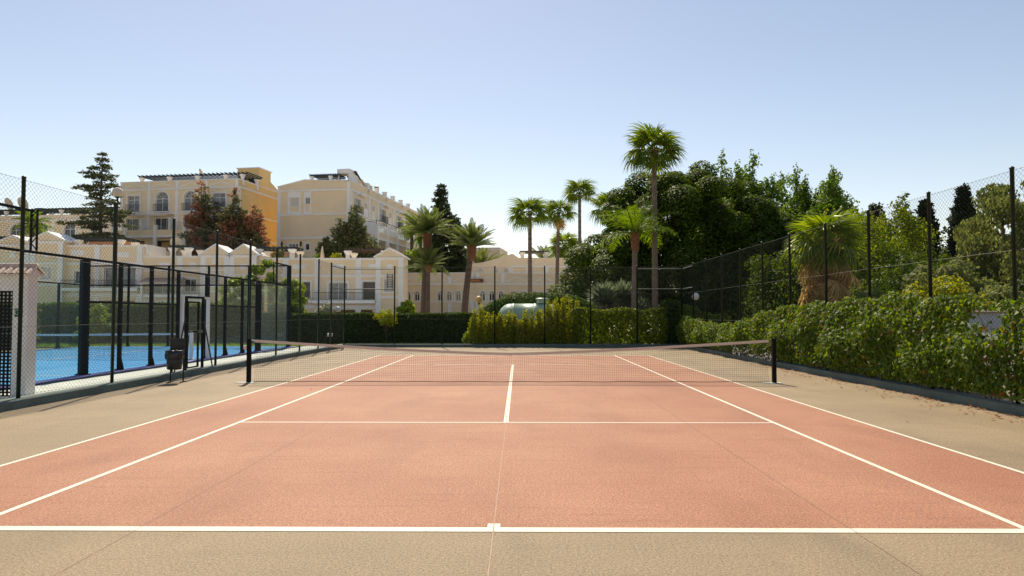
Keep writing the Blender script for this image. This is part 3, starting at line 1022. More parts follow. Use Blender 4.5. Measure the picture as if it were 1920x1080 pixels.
def dish(x, y, z, r, az, label, zb):
    o = thing('satellite_dish', label, 'satellite dish', (x, y, zb), R(az), 'satellite dishes on the roofs')
    mb = MB()
    mb.tube([(0, 0, -0.05), (0, 0, z - zb)], 0.035, 6)
    mb.build('mast', 'rail', o)
    mb = MB(lambda a, b_, c: (a, -c * math.cos(R(25)) - b_ * math.sin(R(25)) - 0.05, z - zb + b_ * math.cos(R(25)) - c * math.sin(R(25)) * -1))
    n = 20
    prof = [(0.02, 0.0), (r * 0.5, r * 0.07), (r * 0.85, r * 0.2), (r, r * 0.28)]
    vs_ = []
    for rr, zz in prof:
        for k in range(n):
            vs_.append((rr * math.cos(2 * math.pi * k / n), rr * math.sin(2 * math.pi * k / n), zz))
    mb.add(vs_, [(i * n + k, i * n + (k + 1) % n, (i + 1) * n + (k + 1) % n, (i + 1) * n + k) for i in range(3) for k in range(n)] + [tuple(range(n))])
    mb.build('reflector', 'dish', o, True)
    mb = MB()
    mb.tube([(0, 0, z - zb - r * 0.9), (0, -r * 0.95, z - zb + 0.02)], 0.02, 5)
    mb.build('feed_arm', 'rail', o)
    return o

def chimney_box(b, x0, x1, y0, y1, z0, z1, name='air_conditioner', m='binmetal'):
    mb = MB(b.front())
    mb.box(x0, x1, y0, y1, z0, z1)
    mb.box(x0 - 0.05, x1 + 0.05, y0 - 0.05, y1 + 0.05, z1 + 0.002, z1 + 0.06)
    return mb.build(name, m, b.root)

# ---- apartment block A: four bays with pediments and arched windows, pergola on the roof
TH = R(-9)
def block_a():
    b = Bld('apartment_block', 'yellow apartment block with long dark roof pergola and arched balcony windows', 'building', -36.27, 92.0, 8.0, TH, 'yellow apartment blocks on the bank')
    f = b.front()
    W, Z0 = -17.1, 7.6
    ops = [(-16.0, -14.25, 15.35, 17.55, False), (-11.9, -10.0, 15.35, 18.0, True), (-7.75, -5.85, 15.35, 18.0, True), (-3.55, -1.8, 15.35, 17.55, False)]
    low = [(-16.2, -13.6, 12.55, 14.5, False), (-12.0, -9.4, 12.55, 14.5, False), (-7.8, -5.2, 12.55, 14.5, False), (-3.6, -1.2, 12.55, 14.5, False)]
    arc_ = [(-16.4, -13.4, 8.6, 11.5, False), (-12.2, -9.2, 8.6, 11.5, False), (-8.0, -5.0, 8.6, 11.5, False), (-3.8, -1.0, 8.6, 11.5, False)]
    mb = b.mb()
    wall_face(mb, W, 0, Z0, 19.3, ops + low + arc_, 0.25)
    mb.build('front_wall', 'wall2', b.root)
    mb = shell(b, W, 0, 22, Z0, 19.3, 'wall')
    mb.build('rear_wall', 'wall2', b.root)
    mb = b.mb(b.right())
    wall_face(mb, 0, 22, Z0, 19.3, [], 0.2)
    mb.build('side_wall', 'wall', b.root)
    mb = b.mb()
    mb.add([(W, 0, 18.7), (0, 0, 18.7), (0, 22, 18.7), (W, 22, 18.7)], [(0, 1, 2, 3)])
    mb.build('roof', 'roofing', b.root)
    for u in (-16.9, -12.85, -8.75, -4.55, -0.2):
        pilaster(b, f, u, 12.1, 18.2)
        pilaster(b, f, u, 18.46, 19.28, 0.4, 0.06)
    band(b, f, W - 0.05, 0.1, 18.2, 18.36, 0.16)
    band(b, f, W - 0.03, 0.06, 19.285, 19.34, 0.08, 'coping')
    band(b, f, W, 0.08, 14.9, 15.08, 0.14)
    g = b.right()
    band(b, g, 0.06, 22, 18.2, 18.36, 0.15)
    band(b, g, 0.06, 22, 14.9, 15.08, 0.13)
    band(b, g, 0.06, 22, 11.7, 11.9, 0.13)
    band(b, g, 0.06, 22, 19.285, 19.34, 0.06, 'coping')
    pilaster(b, g, 0.29, 11.95, 18.2, 0.42, 0.075)
    for k, u in enumerate((-14.9, -10.8, -6.65, -2.4)):
        pediment(b, f, u - 1.7, u + 1.7, 18.62, 0.52)
    for k, o in enumerate(ops):
        window(b, f, *o[:4], o[4], pane='curtain', bars=1, surround=0.2, rail=0.95, dep=0.25, trans=None if o[4] else 17.0, sill=False)
        if not o[4]: pediment(b, f, o[0] - 0.35, o[1] + 0.35, 17.9, 0.42, -0.09, 0.13)
    for o in low:
        window(b, f, *o[:4], False, pane='pane', bars=2, surround=0.14, dep=0.25, sill=False)
    for o in arc_:
        mb = b.mb()
        mb.box(o[0], o[1], 1.8, 1.82, 8.6, 11.5)
        mb.build('recess', 'wall', b.root)
    # projecting terrace below the lower windows
    mb = b.mb()
    mb.box(W, -0.2, -1.5, -0.02, 11.75, 12.05)
    mb.build('terrace_slab', 'trim', b.root)
    mb = b.mb()
    mb.box(W, -0.2, -1.5, -1.36, 12.052, 12.75)
    mb.build('terrace_parapet', 'wall2', b.root)
    for u in (-16.9, -15.1, -10.8, -6.6, -2.4, -0.45):
        mb = b.mb()
        mb.box(u - 0.22, u + 0.22, -1.58, -1.28, 7.7, 13.25)
        mb.box(u - 0.27, u + 0.27, -1.63, -1.23, 13.252, 13.36)
        mb.build('terrace_pier', 'trim', b.root)
    for u in (-13.2, -9.0, -4.6):
        mb = b.mb()
        mb.prism([(u - 0.12, 12.06), (u + 0.12, 12.06), (u + 0.12, 14.3), (u - 0.12, 14.3)], -1.2, -0.02)
        mb.build('terrace_divider', 'trim', b.root)
    for u0, u1 in ((-16.3, -13.3), (-12.4, -9.2)):   # shop awnings
        mb = b.mb()
        mb.add([(u0, -0.02, 15.0), (u1, -0.02, 15.0), (u1, -1.3, 14.75), (u0, -1.3, 14.75), (u0, -1.3, 14.62), (u1, -1.3, 14.62)], [(0, 1, 2, 3), (3, 2, 5, 4)])
        mb.build('awning', 'parasol', b.root)
    pergola(b, -14.8, 2.2 - 1.9, 1.0, 4.6, 20.15, 0.6)
    for u in (-14.7, -10.6, -6.5, -2.4, 0.0):
        column(b, u, 1.0, 18.7, 20.15, 0.3)
        column(b, u, 4.6, 18.7, 20.15, 0.3)
    # stair penthouse with raised gable at the right end of the roof
    mb = b.mb()
    mb.box(-13.0, -3.0, 6.5, 20, 18.7, 19.95)
    mb.build('penthouse', 'wall2', b.root)
    mb = b.mb(b.right(-0.02))
    mb.prism([(5.2, 18.7), (13, 18.7), (13, 19.2), (10.5, 19.7), (8.4, 20.5), (8.4, 21.8), (5.2, 21.8)], 0.0, 3.2)
    mb.build('stair_tower', 'wall', b.root)
    mb = b.mb(b.right(-0.02))
    mb.box(5.05, 8.6, -0.12, 3.3, 21.802, 21.95)
    mb.build('tower_coping', 'trim', b.root)
    mb = b.mb()
    mb.box(-1.5, -0.5, 5.12, 5.19, 18.75, 20.3)
    mb.build('door', 'pane', b.root)
    chimney_box(b, -8.6, -7.5, 9, 9.8, 19.96, 20.75)
    return b
A = block_a()
def loc(b, u, v, z):
    p = b.root.matrix_basis @ Vector((u, v, z - b.base))
    return p
p = loc(A, -9.6, 6.9, 19.95)
dish(p.x, p.y, 21.75, 0.62, -50, 'pale satellite dish over the long roof pergola', p.z)

# ---- apartment block B: plain end wall, long side with balconies
def block_b():
    b = Bld('apartment_block', 'pale yellow apartment block with plain end wall and balconies along its side', 'building', -22.13, 94.0, 8.0, TH, 'yellow apartment blocks on the bank')
    f, g = b.front(), b.right()
    W, Z0, D = -10.35, 7.6, 36.0
    ops = [(-8.6, -7.25, 16.2, 17.4, False), (-6.35, -5.7, 16.5, 17.4, False), (-8.7, -7.3, 10.4, 11.2, False), (-6.3, -5.7, 10.3, 11.2, False)]
    mb = b.mb()
    wall_face(mb, W, 0, Z0, 18.9, ops, 0.2)
    mb.add([(W, 0, 18.9), (0, 0, 18.9), (0, 0, 19.4), (-6.5, 0, 19.75), (W, 0, 18.905)], [(0, 1, 2, 3, 4)])
    mb.build('front_wall', 'wall2', b.root)
    sops = []
    for v in (1.3, 11.3, 18.7, 28.0):
        sops.append((v, v + 2.6, 15.45, 17.5, False))
    for v in (5.0, 8.0, 15.3, 24.0):
        sops.append((v, v + 1.1, 16.7, 17.4, False))
    lops = [(v, v + 2.4, 12.3, 14.3, False) for v in (1.2, 5.2, 9.4, 13.6, 17.8, 22.0, 26.2)] + [(v, v + 2.6, 8.6, 11.2, False) for v in (1.2, 5.4, 9.6, 13.8, 18.0)]
    mb = b.mb(g)
    wall_face(mb, 0, D, Z0, 19.4, sops + lops, 0.25)
    mb.build('side_wall', 'wall2', b.root)
    mb = shell(b, W, 0, D, Z0, 18.9, 'wall')
    mb.build('rear_wall', 'wall', b.root)
    mb = b.mb()
    mb.add([(W, 0.02, 18.88), (0, 0.02, 18.88), (0, D, 18.88), (W, D, 18.88)], [(0, 1, 2, 3)])
    mb.build('roof', 'roofing', b.root)
    band(b, f, W - 0.08, 0.1, 18.2, 18.36, 0.16)
    band(b, f, W - 0.08, 0.1, 14.95, 15.12, 0.14)
    band(b, f, W - 0.08, 0.1, 11.8, 12.0, 0.14)
    band(b, g, 0.06, D, 18.2, 18.36, 0.15)
    band(b, g, 0.06, D, 14.85, 15.05, 0.15)
    band(b, g, 0.06, D, 19.4, 19.46, 0.08, 'coping')
    for z0, z1 in ((8, 11.8), (12.1, 14.95), (15.22, 18.2)):
        pilaster(b, f, W + 0.22, z0, z1, 0.45)
        pilaster(b, f, -0.24, z0, z1, 0.45)
    pilaster(b, f, -0.24, 18.46, 19.36, 0.4, 0.06)
    for v in (0.3, 6.9, 10.4, 17.3, 22.6, 27.2):
        pilaster(b, g, v, 15.15, 18.2, 0.42, 0.075)
    # gable coping
    mb = b.mb()
    for (a, za), (c, zc) in (((W - 0.1, 18.9), (-6.5, 19.76)), ((-6.5, 19.76), (0.05, 19.41))):
        mb.add([(a, -0.08, za), (c, -0.08, zc), (c, -0.08, zc + 0.09), (a, -0.08, za + 0.09), (a, 0.3, za), (c, 0.3, zc), (c, 0.3, zc + 0.09), (a, 0.3, za + 0.09)],
               [(0, 1, 2, 3), (3, 2, 6, 7), (4, 7, 6, 5)])
    mb.build('gable_coping', 'trim', b.root)
    window(b, f, *ops[0][:4], pane='shutter', bars=0, surround=0.22, sill=False)
    window(b, f, *ops[1][:4], pane='pane', bars=1, surround=0.2, sill=False)
    window(b, f, *ops[2][:4], pane='pane', bars=2, surround=0.12, trans=10.9)
    window(b, f, *ops[3][:4], pane='pane', bars=0, surround=0.12)
    for u0, u1 in ((-8.82, -7.03), (-6.55, -5.5)):
        mb = b.mb()
        mb.box(u0, u1, -0.05, 0.01, 15.22, 15.5)
        mb.box(u0, u0 + 0.22, -0.048, 0.01, 15.501, 16.2)
        mb.box(u1 - 0.22, u1, -0.048, 0.01, 15.501, 16.2)
        mb.box(u0, u1, -0.05, 0.01, 17.63, 18.19)
        mb.build('panel_moulding', 'trim', b.root)
    for u in (-9.55, -6.85):
        mb = b.mb()
        mb.lathe([(0.03, 10.75), (0.12, 10.95), (0.14, 11.3), (0.05, 11.45), (0.02, 11.55)], 6, (u, -0.22, 0))
        mb.box(u - 0.03, u + 0.03, -0.2, 0.0, 11.46, 11.5)
        mb.build('wall_lantern', 'iron', b.root)
    for v in (1.3, 11.3, 18.7, 28.0):
        w = window(b, g, v, v + 2.6, 15.45, 17.5, pane='curtain', bars=2, surround=0.16, rail=1.0, dep=0.25, sill=False)
        mb = b.mb(g)
        for k in range(8):
            a0, a1 = math.pi * k / 8, math.pi * (k + 1) / 8
            c, r = v + 1.3, 1.5
            mb.add([(c - r * math.cos(a0), -0.5, 17.6 + 0.45 * math.sin(a0)), (c - r * math.cos(a1), -0.5, 17.6 + 0.45 * math.sin(a1)),
                    (c - r * math.cos(a1), 0.0, 17.75 + 0.5 * math.sin(a1)), (c - r * math.cos(a0), 0.0, 17.75 + 0.5 * math.sin(a0))], [(0, 1, 2, 3)])
        mb.build('canopy', 'trim', b.root)
    for v in (5.0, 8.0, 15.3, 24.0):
        window(b, g, v, v + 1.1, 16.7, 17.4, pane='shutter', bars=0, surround=0.16, dep=0.25, sill=False)
        mb = b.mb(g)
        mb.box(v - 0.1, v + 1.2, -0.03, 0.01, 15.4, 16.5)
        mb.build('panel_moulding', 'trim', b.root)
    for o in lops[:7]:
        window(b, g, *o[:4], pane='pane', bars=2, surround=0.12, dep=0.25, sill=False)
    for o in lops[7:]:
        window(b, g, *o[:4], pane='pane', bars=1, surround=0.12, dep=0.25, sill=False)
    # stepped terraces along the side
    mb = b.mb(g)
    mb.box(1.0, 34, -3.4, 0.0, 11.75, 12.05)
    mb.build('terrace_slab', 'trim', b.root)
    mb = b.mb(g)
    mb.box(1.0, 34, -3.4, -3.24, 12.052, 12.72)
    mb.build('terrace_parapet', 'wall2', b.root)
    for k in range(9):
        v = 1.2 + k * 4.05
        mb = b.mb(g)
        mb.box(v - 0.25, v + 0.25, -3.5, -3.14, 7.7, 13.6)
        mb.box(v - 0.32, v + 0.32, -3.57, -3.07, 13.602, 13.75)
        mb.build('terrace_pier', 'trim', b.root)
        if k < 8:
            mb = b.mb(g)
            mb.add([(v + 0.26, -3.33, 12.72), (v + 3.79, -3.33, 12.72), (v + 3.79, -3.33, 13.45), (v + 0.26, -3.33, 13.45)], [(0, 1, 2, 3)])
            mb.build('glass_balustrade', 'clearglass', b.root)
            mb = b.mb(g)
            mb.add([(v + 0.1, 0.0, 14.85), (v + 0.1, -3.2, 13.7), (v + 0.1, -3.2, 12.9), (v + 0.1, 0.0, 12.9)], [(0, 1, 2, 3)])
            mb.add([(v - 0.1, 0.0, 14.85), (v - 0.1, -3.2, 13.7), (v - 0.1, -3.2, 12.9), (v - 0.1, 0.0, 12.9)], [(3, 2, 1, 0)])
            mb.add([(v + 0.1, 0.0, 14.85), (v + 0.1, -3.2, 13.7), (v - 0.1, -3.2, 13.7), (v - 0.1, 0.0, 14.85)], [(0, 1, 2, 3)])
            mb.build('terrace_divider', 'trim', b.root)
    mb = b.mb(g)
    mb.box(1.1, 33.9, -3.3, -0.3, 0.8, 8.2)
    mb.build('retaining_wall', 'wall2', b.root)
    mb = b.mb(g)
    mb.tube([(1.2, -3.2, 14.35), (34, -3.2, 14.35)], 0.05, 5)
    for k in range(9):
        v = 1.2 + k * 4.05
        mb.tube([(v, -3.2, 13.74), (v, -3.2, 14.35)], 0.035, 5)
        mb.tube([(v, -3.2, 14.35), (v, 0.0, 14.8)], 0.03, 5)
    mb.build('awning_frame', 'iron', b.root)
    # roof terraces
    for k, v in enumerate((6.6, 10.5, 14.0, 17.7, 21.6, 25.5)):
        mb = b.mb(g)
        mb.box(v - 0.3, v + 0.3, 0.0, 0.5, 18.9, 20.2)
        mb.box(v - 0.36, v + 0.36, -0.06, 0.56, 20.202, 20.32)
        mb.build('roof_pier', 'trim', b.root)
        if k < 5:
            mb = b.mb(g)
            mb.add([(v + 0.31, 0.2, 19.48), (v + 3.1, 0.2, 19.48), (v + 3.1, 0.2, 20.05), (v + 0.31, 0.2, 20.05)], [(0, 1, 2, 3)])
            mb.build('glass_balustrade', 'clearglass', b.root)
    mb = b.mb(g)
    mb.lathe([(0.25, 18.9), (0.2, 20.7), (0.36, 20.75), (0.36, 20.85), (0.1, 21.0)], 10, (12.2, 0.9, 0))
    mb.build('chimney', 'binmetal', b.root)
    mb = b.mb()
    mb.box(-4.6, -0.3, 3.6, 9.0, 18.88, 20.35)
    mb.build('penthouse', 'wall2', b.root)
    mb = b.mb(g)
    mb.prism([(1.2, 18.9), (9.0, 18.9), (5.5, 20.6), (1.2, 20.9)], 0.4, 0.7)
    mb.build('penthouse_wing', 'trim', b.root)
    mb = b.mb()
    mb.box(-2.4, -0.6, 1.2, 3.2, 20.75, 21.35)
    mb.box(-2.3, -2.15, 1.3, 1.45, 18.9, 20.74)
    mb.box(-0.85, -0.7, 1.3, 1.45, 18.9, 20.74)
    mb.build('roof_canopy', 'trim', b.root)
    mb = b.mb(g)
    mb.add([(2.5, 0.2, 21.3), (2.5, 2.0, 21.3), (6.0, 2.0, 19.7), (6.0, 0.2, 19.7), (2.5, 0.2, 21.22), (2.5, 2.0, 21.22), (6.0, 2.0, 19.62), (6.0, 0.2, 19.62)], [(0, 1, 2, 3), (4, 7, 6, 5), (0, 3, 7, 4), (1, 5, 6, 2)])
    mb.build('solar_panel', 'solar', b.root)
    pergola(b, -5.8, -2.2, 0.5, 3.0, 20.3, 0.32, 'pergola', 0.2)
    for u in (-5.7, -3.0):
        column(b, u, 0.5, 18.9, 20.3, 0.28)
        column(b, u, 3.0, 18.9, 20.3, 0.28)
    return b
B = block_b()

# ---- block C far to the side, mostly behind the cedar
def block_c():
    b = Bld('apartment_block', 'yellow apartment block with dark roofline partly hidden behind the tall cedar', 'building', -57.2, 108.0, 8.0, TH, 'yellow apartment blocks on the bank')
    f = b.front()
    W = -33.0
    ops = [(u, u + 2.0, 13.4, 16.0, True) for u in (-28.0, -23.2, -18.4, -13.6, -8.8, -4.0)]
    mb = b.mb()
    wall_face(mb, W, 0, 7.6, 17.3, ops, 0.25)
    mb.build('front_wall', 'wall2', b.root)
    mb = shell(b, W, 0, 18, 7.6, 17.3, 'wall')
    mb.add([(0, 0, 7.6), (0, 18, 7.6), (0, 18, 17.3), (0, 0, 17.3)], [(0, 1, 2, 3)])
    mb.build('rear_wall', 'wall', b.root)
    mb = b.mb()
    mb.add([(W, 0, 17.0), (0, 0, 17.0), (0, 18, 17.0), (W, 18, 17.0)], [(0, 1, 2, 3)])
    mb.build('roof', 'roofing', b.root)
    band(b, f, W, 0.1, 16.3, 16.46, 0.15)
    band(b, f, W, 0.1, 12.6, 12.8, 0.15)
    for o in ops:
        window(b, f, *o[:4], True, surround=0.22, dep=0.25)
        pediment(b, f, o[0] - 0.9, o[1] + 0.9, 16.7, 0.5)
    for u in (-32.7, -29.8, -25.3, -20.4, -15.6, -10.8, -6.0, -0.3):
        pilaster(b, f, u, 12.9, 16.3)
    pergola(b, W + 0.5, -0.5, 1.0, 4.5, 18.2, 0.6)
    for u in (-30, -25, -20, -15, -10, -5, -0.8):
        column(b, u, 1.0, 17.0, 18.2, 0.3)
        column(b, u, 4.5, 17.0, 18.2, 0.3)
    chimney_box(b, -24.6, -23.2, 6, 7, 17.0, 19.4)
    return b
Cb = block_c()
for k, (u, zz, r, lb) in enumerate(((-28.6, 20.0, 1.1, 'large pale satellite dish furthest along the dark-roofed block'), (-26.0, 20.0, 1.1, 'large pale satellite dish next to the roof air unit of the dark-roofed block'), (-7.6, 19.3, 0.55, 'small satellite dish beside the cedar top on the dark-roofed block'), (2.6 - 3.2, 19.8, 1.0, 'satellite dish on the corner of the dark-roofed block beside a lamp'))):
    p = loc(Cb, u, 5.5, 17.0)
    dish(p.x, p.y, zz, r, -25 + 9 * k, lb, 17.0)

# ---- row houses in front of the bank
def row_house(label, x0, x1, ztop, tower, fl, feats, base=0.9, Y=78.0, plaques=(), pil=()):
    """x0..x1 terrace unit, tower=(t0,t1,eaves,apex) gabled bay, fl=balcony floor height"""
    t0, t1, eaves, apex = tower
    ox = min(x0, t0)
    b = Bld('row_house', label, 'house', ox, Y, base, 0.0, 'terraced houses below the apartment blocks')
    b.o = ox
    f = b.front()
    x0, x1, t0, t1 = x0 - ox, x1 - ox, t0 - ox, t1 - ox
    ops = [(u0 - ox, u1 - ox, z0, z1, False) for u0, u1, z0, z1, k in feats]
    mb = b.mb()
    wall_face(mb, x0, x1, base - 0.4, ztop, ops, 0.3)
    mb.build('front_wall', 'wall2', b.root)
    mb = b.mb()
    mb.add([(x0, 0, base - 0.4), (x0, 9, base - 0.4), (x0, 9, ztop), (x0, 0, ztop)], [(0, 1, 2, 3)])
    mb.add([(x1, 0, base - 0.4), (x1, 9, base - 0.4), (x1, 9, ztop), (x1, 0, ztop)], [(0, 1, 2, 3)])
    mb.add([(x0, 9, base - 0.4), (x1, 9, base - 0.4), (x1, 9, ztop - 0.9), (x0, 9, ztop - 0.9)], [(0, 1, 2, 3)])
    mb.add([(x0, 0, ztop - 0.9), (x1, 0, ztop - 0.9), (x1, 9, ztop - 0.9), (x0, 9, ztop - 0.9)], [(0, 1, 2, 3)])
    mb.build('rear_wall', 'wall2', b.root)
    band(b, f, x0, x1, ztop + 0.002, ztop + 0.1, 0.12, 'coping')
    band(b, f, x0, x1, fl + 2.55, fl + 2.75, 0.1)
    mb = b.mb()
    mb.box(x0 + 0.02, x1 - 0.02, -1.3, -0.002, fl - 0.35, fl - 0.02)
    mb.build('balcony_slab', 'trim', b.root)
    band(b, f, x0 + 0.01, x1 - 0.01, fl - 0.95, fl - 0.62, 0.1, 'string_course')
    mb = b.mb()
    mb.box(x0 + 0.1, x1 - 0.1, -1.27, -1.23, fl + 0.8, fl + 0.85)
    n = int((x1 - x0) / 0.14)
    for k in range(n + 1):
        x = x0 + 0.1 + (x1 - x0 - 0.2) * k / n
        mb.box(x - 0.012, x + 0.012, -1.26, -1.24, fl - 0.02, fl + 0.8)
    mb.build('balcony_railing', 'iron', b.root)
    for u in pil:
        pilaster(b, f, u - ox, fl - 0.3, fl + 2.55, 0.6, 0.1)
        pilaster(b, f, u - ox, fl + 2.85, ztop, 0.6, 0.1)
        pilaster(b, f, u - ox, base - 0.3, fl - 0.96, 0.6, 0.1)
    for u0, u1, z0, z1 in plaques:
        mb = b.mb()
        mb.box(u0 - ox, u1 - ox, -0.05, 0.01, z0, z1)
        mb.build('plaque', 'trim', b.root)
    for (u0, u1, z0, z1, k), o in zip(feats, ops):
        if k == 'door': window(b, f, *o[:4], pane='curtain', bars=1, surround=0.2, dep=0.3, sill=False)
        elif k == 'lattice': window(b, f, *o[:4], pane='pane', bars=0, surround=0.16, dep=0.3, sill=False, lattice=True)
        elif k == 'dark':
            mb = b.mb()
            mb.box(o[0], o[1], 2.5, 2.52, o[2], o[3])
            mb.build('carport_wall', 'wall', b.root)
        else: window(b, f, *o[:4], pane='pane', bars=1, surround=0.16, dep=0.3)
    # gabled bay
    ft = b.front(-0.75)
    c = (t0 + t1) / 2
    wz = (fl + 0.9, fl + 2.3)
    top_op = [(c - 0.6, c + 0.6, wz[0], wz[1], False)]
    mb = MB(ft)
    wall_face(mb, t0, t1, base - 0.4, eaves, top_op, 0.25)
    mb.add([(t0, 0, eaves), (t1, 0, eaves), (c, 0, apex)], [(0, 1, 2)])
    mb.add([(t0, 0, base - 0.4), (t0, 3.2, base - 0.4), (t0, 3.2, eaves), (t0, 0, eaves)], [(0, 1, 2, 3)])
    mb.add([(t1, 0, base - 0.4), (t1, 3.2, base - 0.4), (t1, 3.2, eaves), (t1, 0, eaves)], [(0, 1, 2, 3)])
    mb.add([(t0, 3.2, eaves - 1.6), (t1, 3.2, eaves - 1.6), (t1, 3.2, eaves), (c, 3.2, apex), (t0, 3.2, eaves)], [(0, 1, 2, 3, 4)])
    mb.build('gable_bay', 'wall2', b.root)
    mb = MB(ft)
    for a in (t0 - 0.25, t1 + 0.25):
        zz = eaves - 0.25 * (apex - eaves) / (t1 - c) * 1.0
        mb.add([(a, -0.15, zz), (c, -0.15, apex), (c, -0.15, apex + 0.2), (a, -0.15, zz + 0.2), (a, 3.3, zz), (c, 3.3, apex), (c, 3.3, apex + 0.2), (a, 3.3, zz + 0.2)],
               [(0, 1, 2, 3), (3, 2, 6, 7), (4, 7, 6, 5), (0, 4, 5, 1), (0, 3, 7, 4)])
    mb.build('gable_roof', 'trim', b.root)
    band(b, ft, t0 - 0.05, t1 + 0.05, eaves - 0.3, eaves - 0.14, 0.1)
    for u in (t0 + 0.28, t1 - 0.28):
        pilaster(b, ft, u, base - 0.3, eaves - 0.3, 0.56, 0.09)
    band(b, ft, t0 + 0.57, t1 - 0.57, fl + 2.55, fl + 2.7, 0.06)
    band(b, ft, t0 + 0.57, t1 - 0.57, fl + 0.2, fl + 0.35, 0.06)
    mb = MB(ft)
    mb.box(c - 0.3, c + 0.3, -0.05, 0.01, fl + 3.3, fl + 3.9)
    mb.build('plaque', 'trim', b.root)
    window(b, ft, *top_op[0][:4], pane='shutter', bars=1, surround=0.1, dep=0.25)
    return b

H4 = row_house('pale row house with white roof pergola and ladder-hung gabled bay', -22.1, -15.3, 7.7, (-15.3, -12.3, 7.95, 8.8), 3.25,
               [(-20.6, -18.55, 3.3, 5.2, 'door'), (-16.9, -15.5, 3.3, 5.3, 'lattice'), (-21.5, -15.8, 1.0, 2.2, 'dark')], plaques=[(-20.15, -19.0, 6.7, 7.2), (-16.25, -15.35, 6.65, 7.25)], pil=(-21.85, -17.35))
H3 = row_house('row house with gabled bay behind the lime-green shrubs', -28.3, -22.12, 7.72, (-31.25, -28.3, 8.2, 9.2), 3.3,
               [(-24.85, -22.65, 3.5, 5.3, 'lattice'), (-27.6, -25.8, 3.5, 5.3, 'window'), (-27.8, -23.0, 1.0, 2.2, 'dark')], plaques=[(-27.3, -26.0, 6.7, 7.2), (-24.6, -23.2, 6.7, 7.2)], pil=(-25.35,))
H2 = row_house('row house with tiled porch roof and twin gabled bays', -41.0, -34.4, 7.95, (-34.4, -31.27, 8.2, 9.2), 3.9,
               [(-40.2, -37.8, 4.0, 5.5, 'door'), (-36.6, -35.2, 4.2, 5.6, 'window'), (-40.4, -36.0, 1.0, 2.6, 'dark')], plaques=[(-39.3, -38.2, 6.9, 7.4), (-36.0, -35.2, 6.9, 7.4)], pil=(-37.0,))
H1 = row_house('tall row house with arched-top gabled bay and terracotta roof terrace', -49.5, -41.02, 9.15, (-53.1, -49.5, 9.75, 10.6), 4.6,
               [(-48.7, -47.2, 5.1, 6.5, 'window'), (-45.4, -41.9, 4.7, 6.9, 'door'), (-48.5, -42.0, 1.5, 3.2, 'dark')], plaques=[(-49.1, -47.7, 8.2, 8.8), (-44.2, -42.7, 8.0, 8.55)], pil=(-46.2, -41.5))
H0 = row_house('row house at the end of the terrace beyond the tall gabled bay', -65.0, -57.0, 9.3, (-57.0, -53.15, 9.4, 10.2), 4.6,
               [(-63.5, -61.5, 4.7, 6.9, 'door'), (-60.0, -58.0, 5.1, 6.6, 'window')], plaques=[(-62, -60.6, 8.2, 8.8)], pil=(-60.8,))
# roof terraces of the row houses
def roof_pergola(b, u0, u1, z0, z1, m='brownwood', y0=0.7, y1=3.6, step=0.45):
    u0, u1 = u0 - b.o, u1 - b.o
    for u in (u0, u1):
        column(b, u, y0, z0, z1, 0.42)
        column(b, u, y1, z0, z1, 0.42)
    pergola(b, u0, u1, y0, y1, z1, step, m, 0.3)
roof_pergola(H4, -18.7, -14.6, 6.8, 8.75)
roof_pergola(H3, -28.6, -24.9, 6.8, 8.95, 'pergola')
roof_pergola(H2, -38.2, -36.4, 7.05, 9.1, 'pergola')
roof_pergola(H1, -48.8, -44.0, 8.25, 10.0, 'pergola')
roof_pergola(H0, -62.0, -55.8, 8.4, 10.1, 'pergola')
mb = H1.mb()
mb.box(-47.9 + 53.1, -43.3 + 53.1, 1.2, 1.45, 9.55, 9.85)
mb.build('terrace_beam', 'terracotta', H1.root)
mb = H3.mb()
mb.box(-27.9 + 31.25, -25.2 + 31.25, 2.2, 2.4, 8.35, 8.6)
mb.build('terrace_beam', 'terracotta', H3.root)
mb = H1.mb()
mb.box(8.6 + 3.5, 8.6 + 3.9, 0.2, 4.0, 8.25, 9.4)
mb.box(8.6 + 2.6, 8.6 + 3.49, 0.5, 0.8, 8.25, 9.45)
mb.build('terrace_wall', 'trim', H1.root)
# tiled porch roof on H2
mb = H2.mb()
u0, u1 = 0.4, 4.6
for k in range(22):
    u = u0 + (u1 - u0) * k / 21
    mb.tube([(u, -0.05, 5.66), (u, -1.7, 5.2)], 0.09, 6)
mb.build('porch_tiles', 'tile', H2.root, True, 'stuff')
mb = H2.mb()
mb.box(u0, u1, -1.6, -0.02, 5.02, 5.12)
for u in (0.55, 4.45):
    mb.box(u - 0.09, u + 0.09, -1.55, -1.37, 0.6, 5.018)
mb.build('porch_frame', 'trim', H2.root)
dish(-38.15, 79.6, 9.62, 0.62 * 1.15, 5, 'round pale satellite dish standing on the row house parapet', 7.05)
# ladder on the gabled bay of H4
ld = thing('wall_ladder', 'dark ladder fixed to the gabled bay of the pergola row house', 'ladder', (-13.75, 77.1, 4.35))
mb = MB()
for x in (-0.28, 0.28):
    mb.box(x - 0.03, x + 0.03, -0.03, 0.03, 0, 1.75)
    for z in (0.2, 1.5):
        mb.box(x - 0.02, x + 0.02, 0.03, 0.17, z - 0.02, z + 0.02)
mb.build('stile', 'iron', ld)
for k in range(7):
    mb = MB()
    mb.box(-0.25, 0.25, -0.02, 0.02, 0.1 + k * 0.25, 0.15 + k * 0.25)
    mb.build('rung', 'iron', ld)
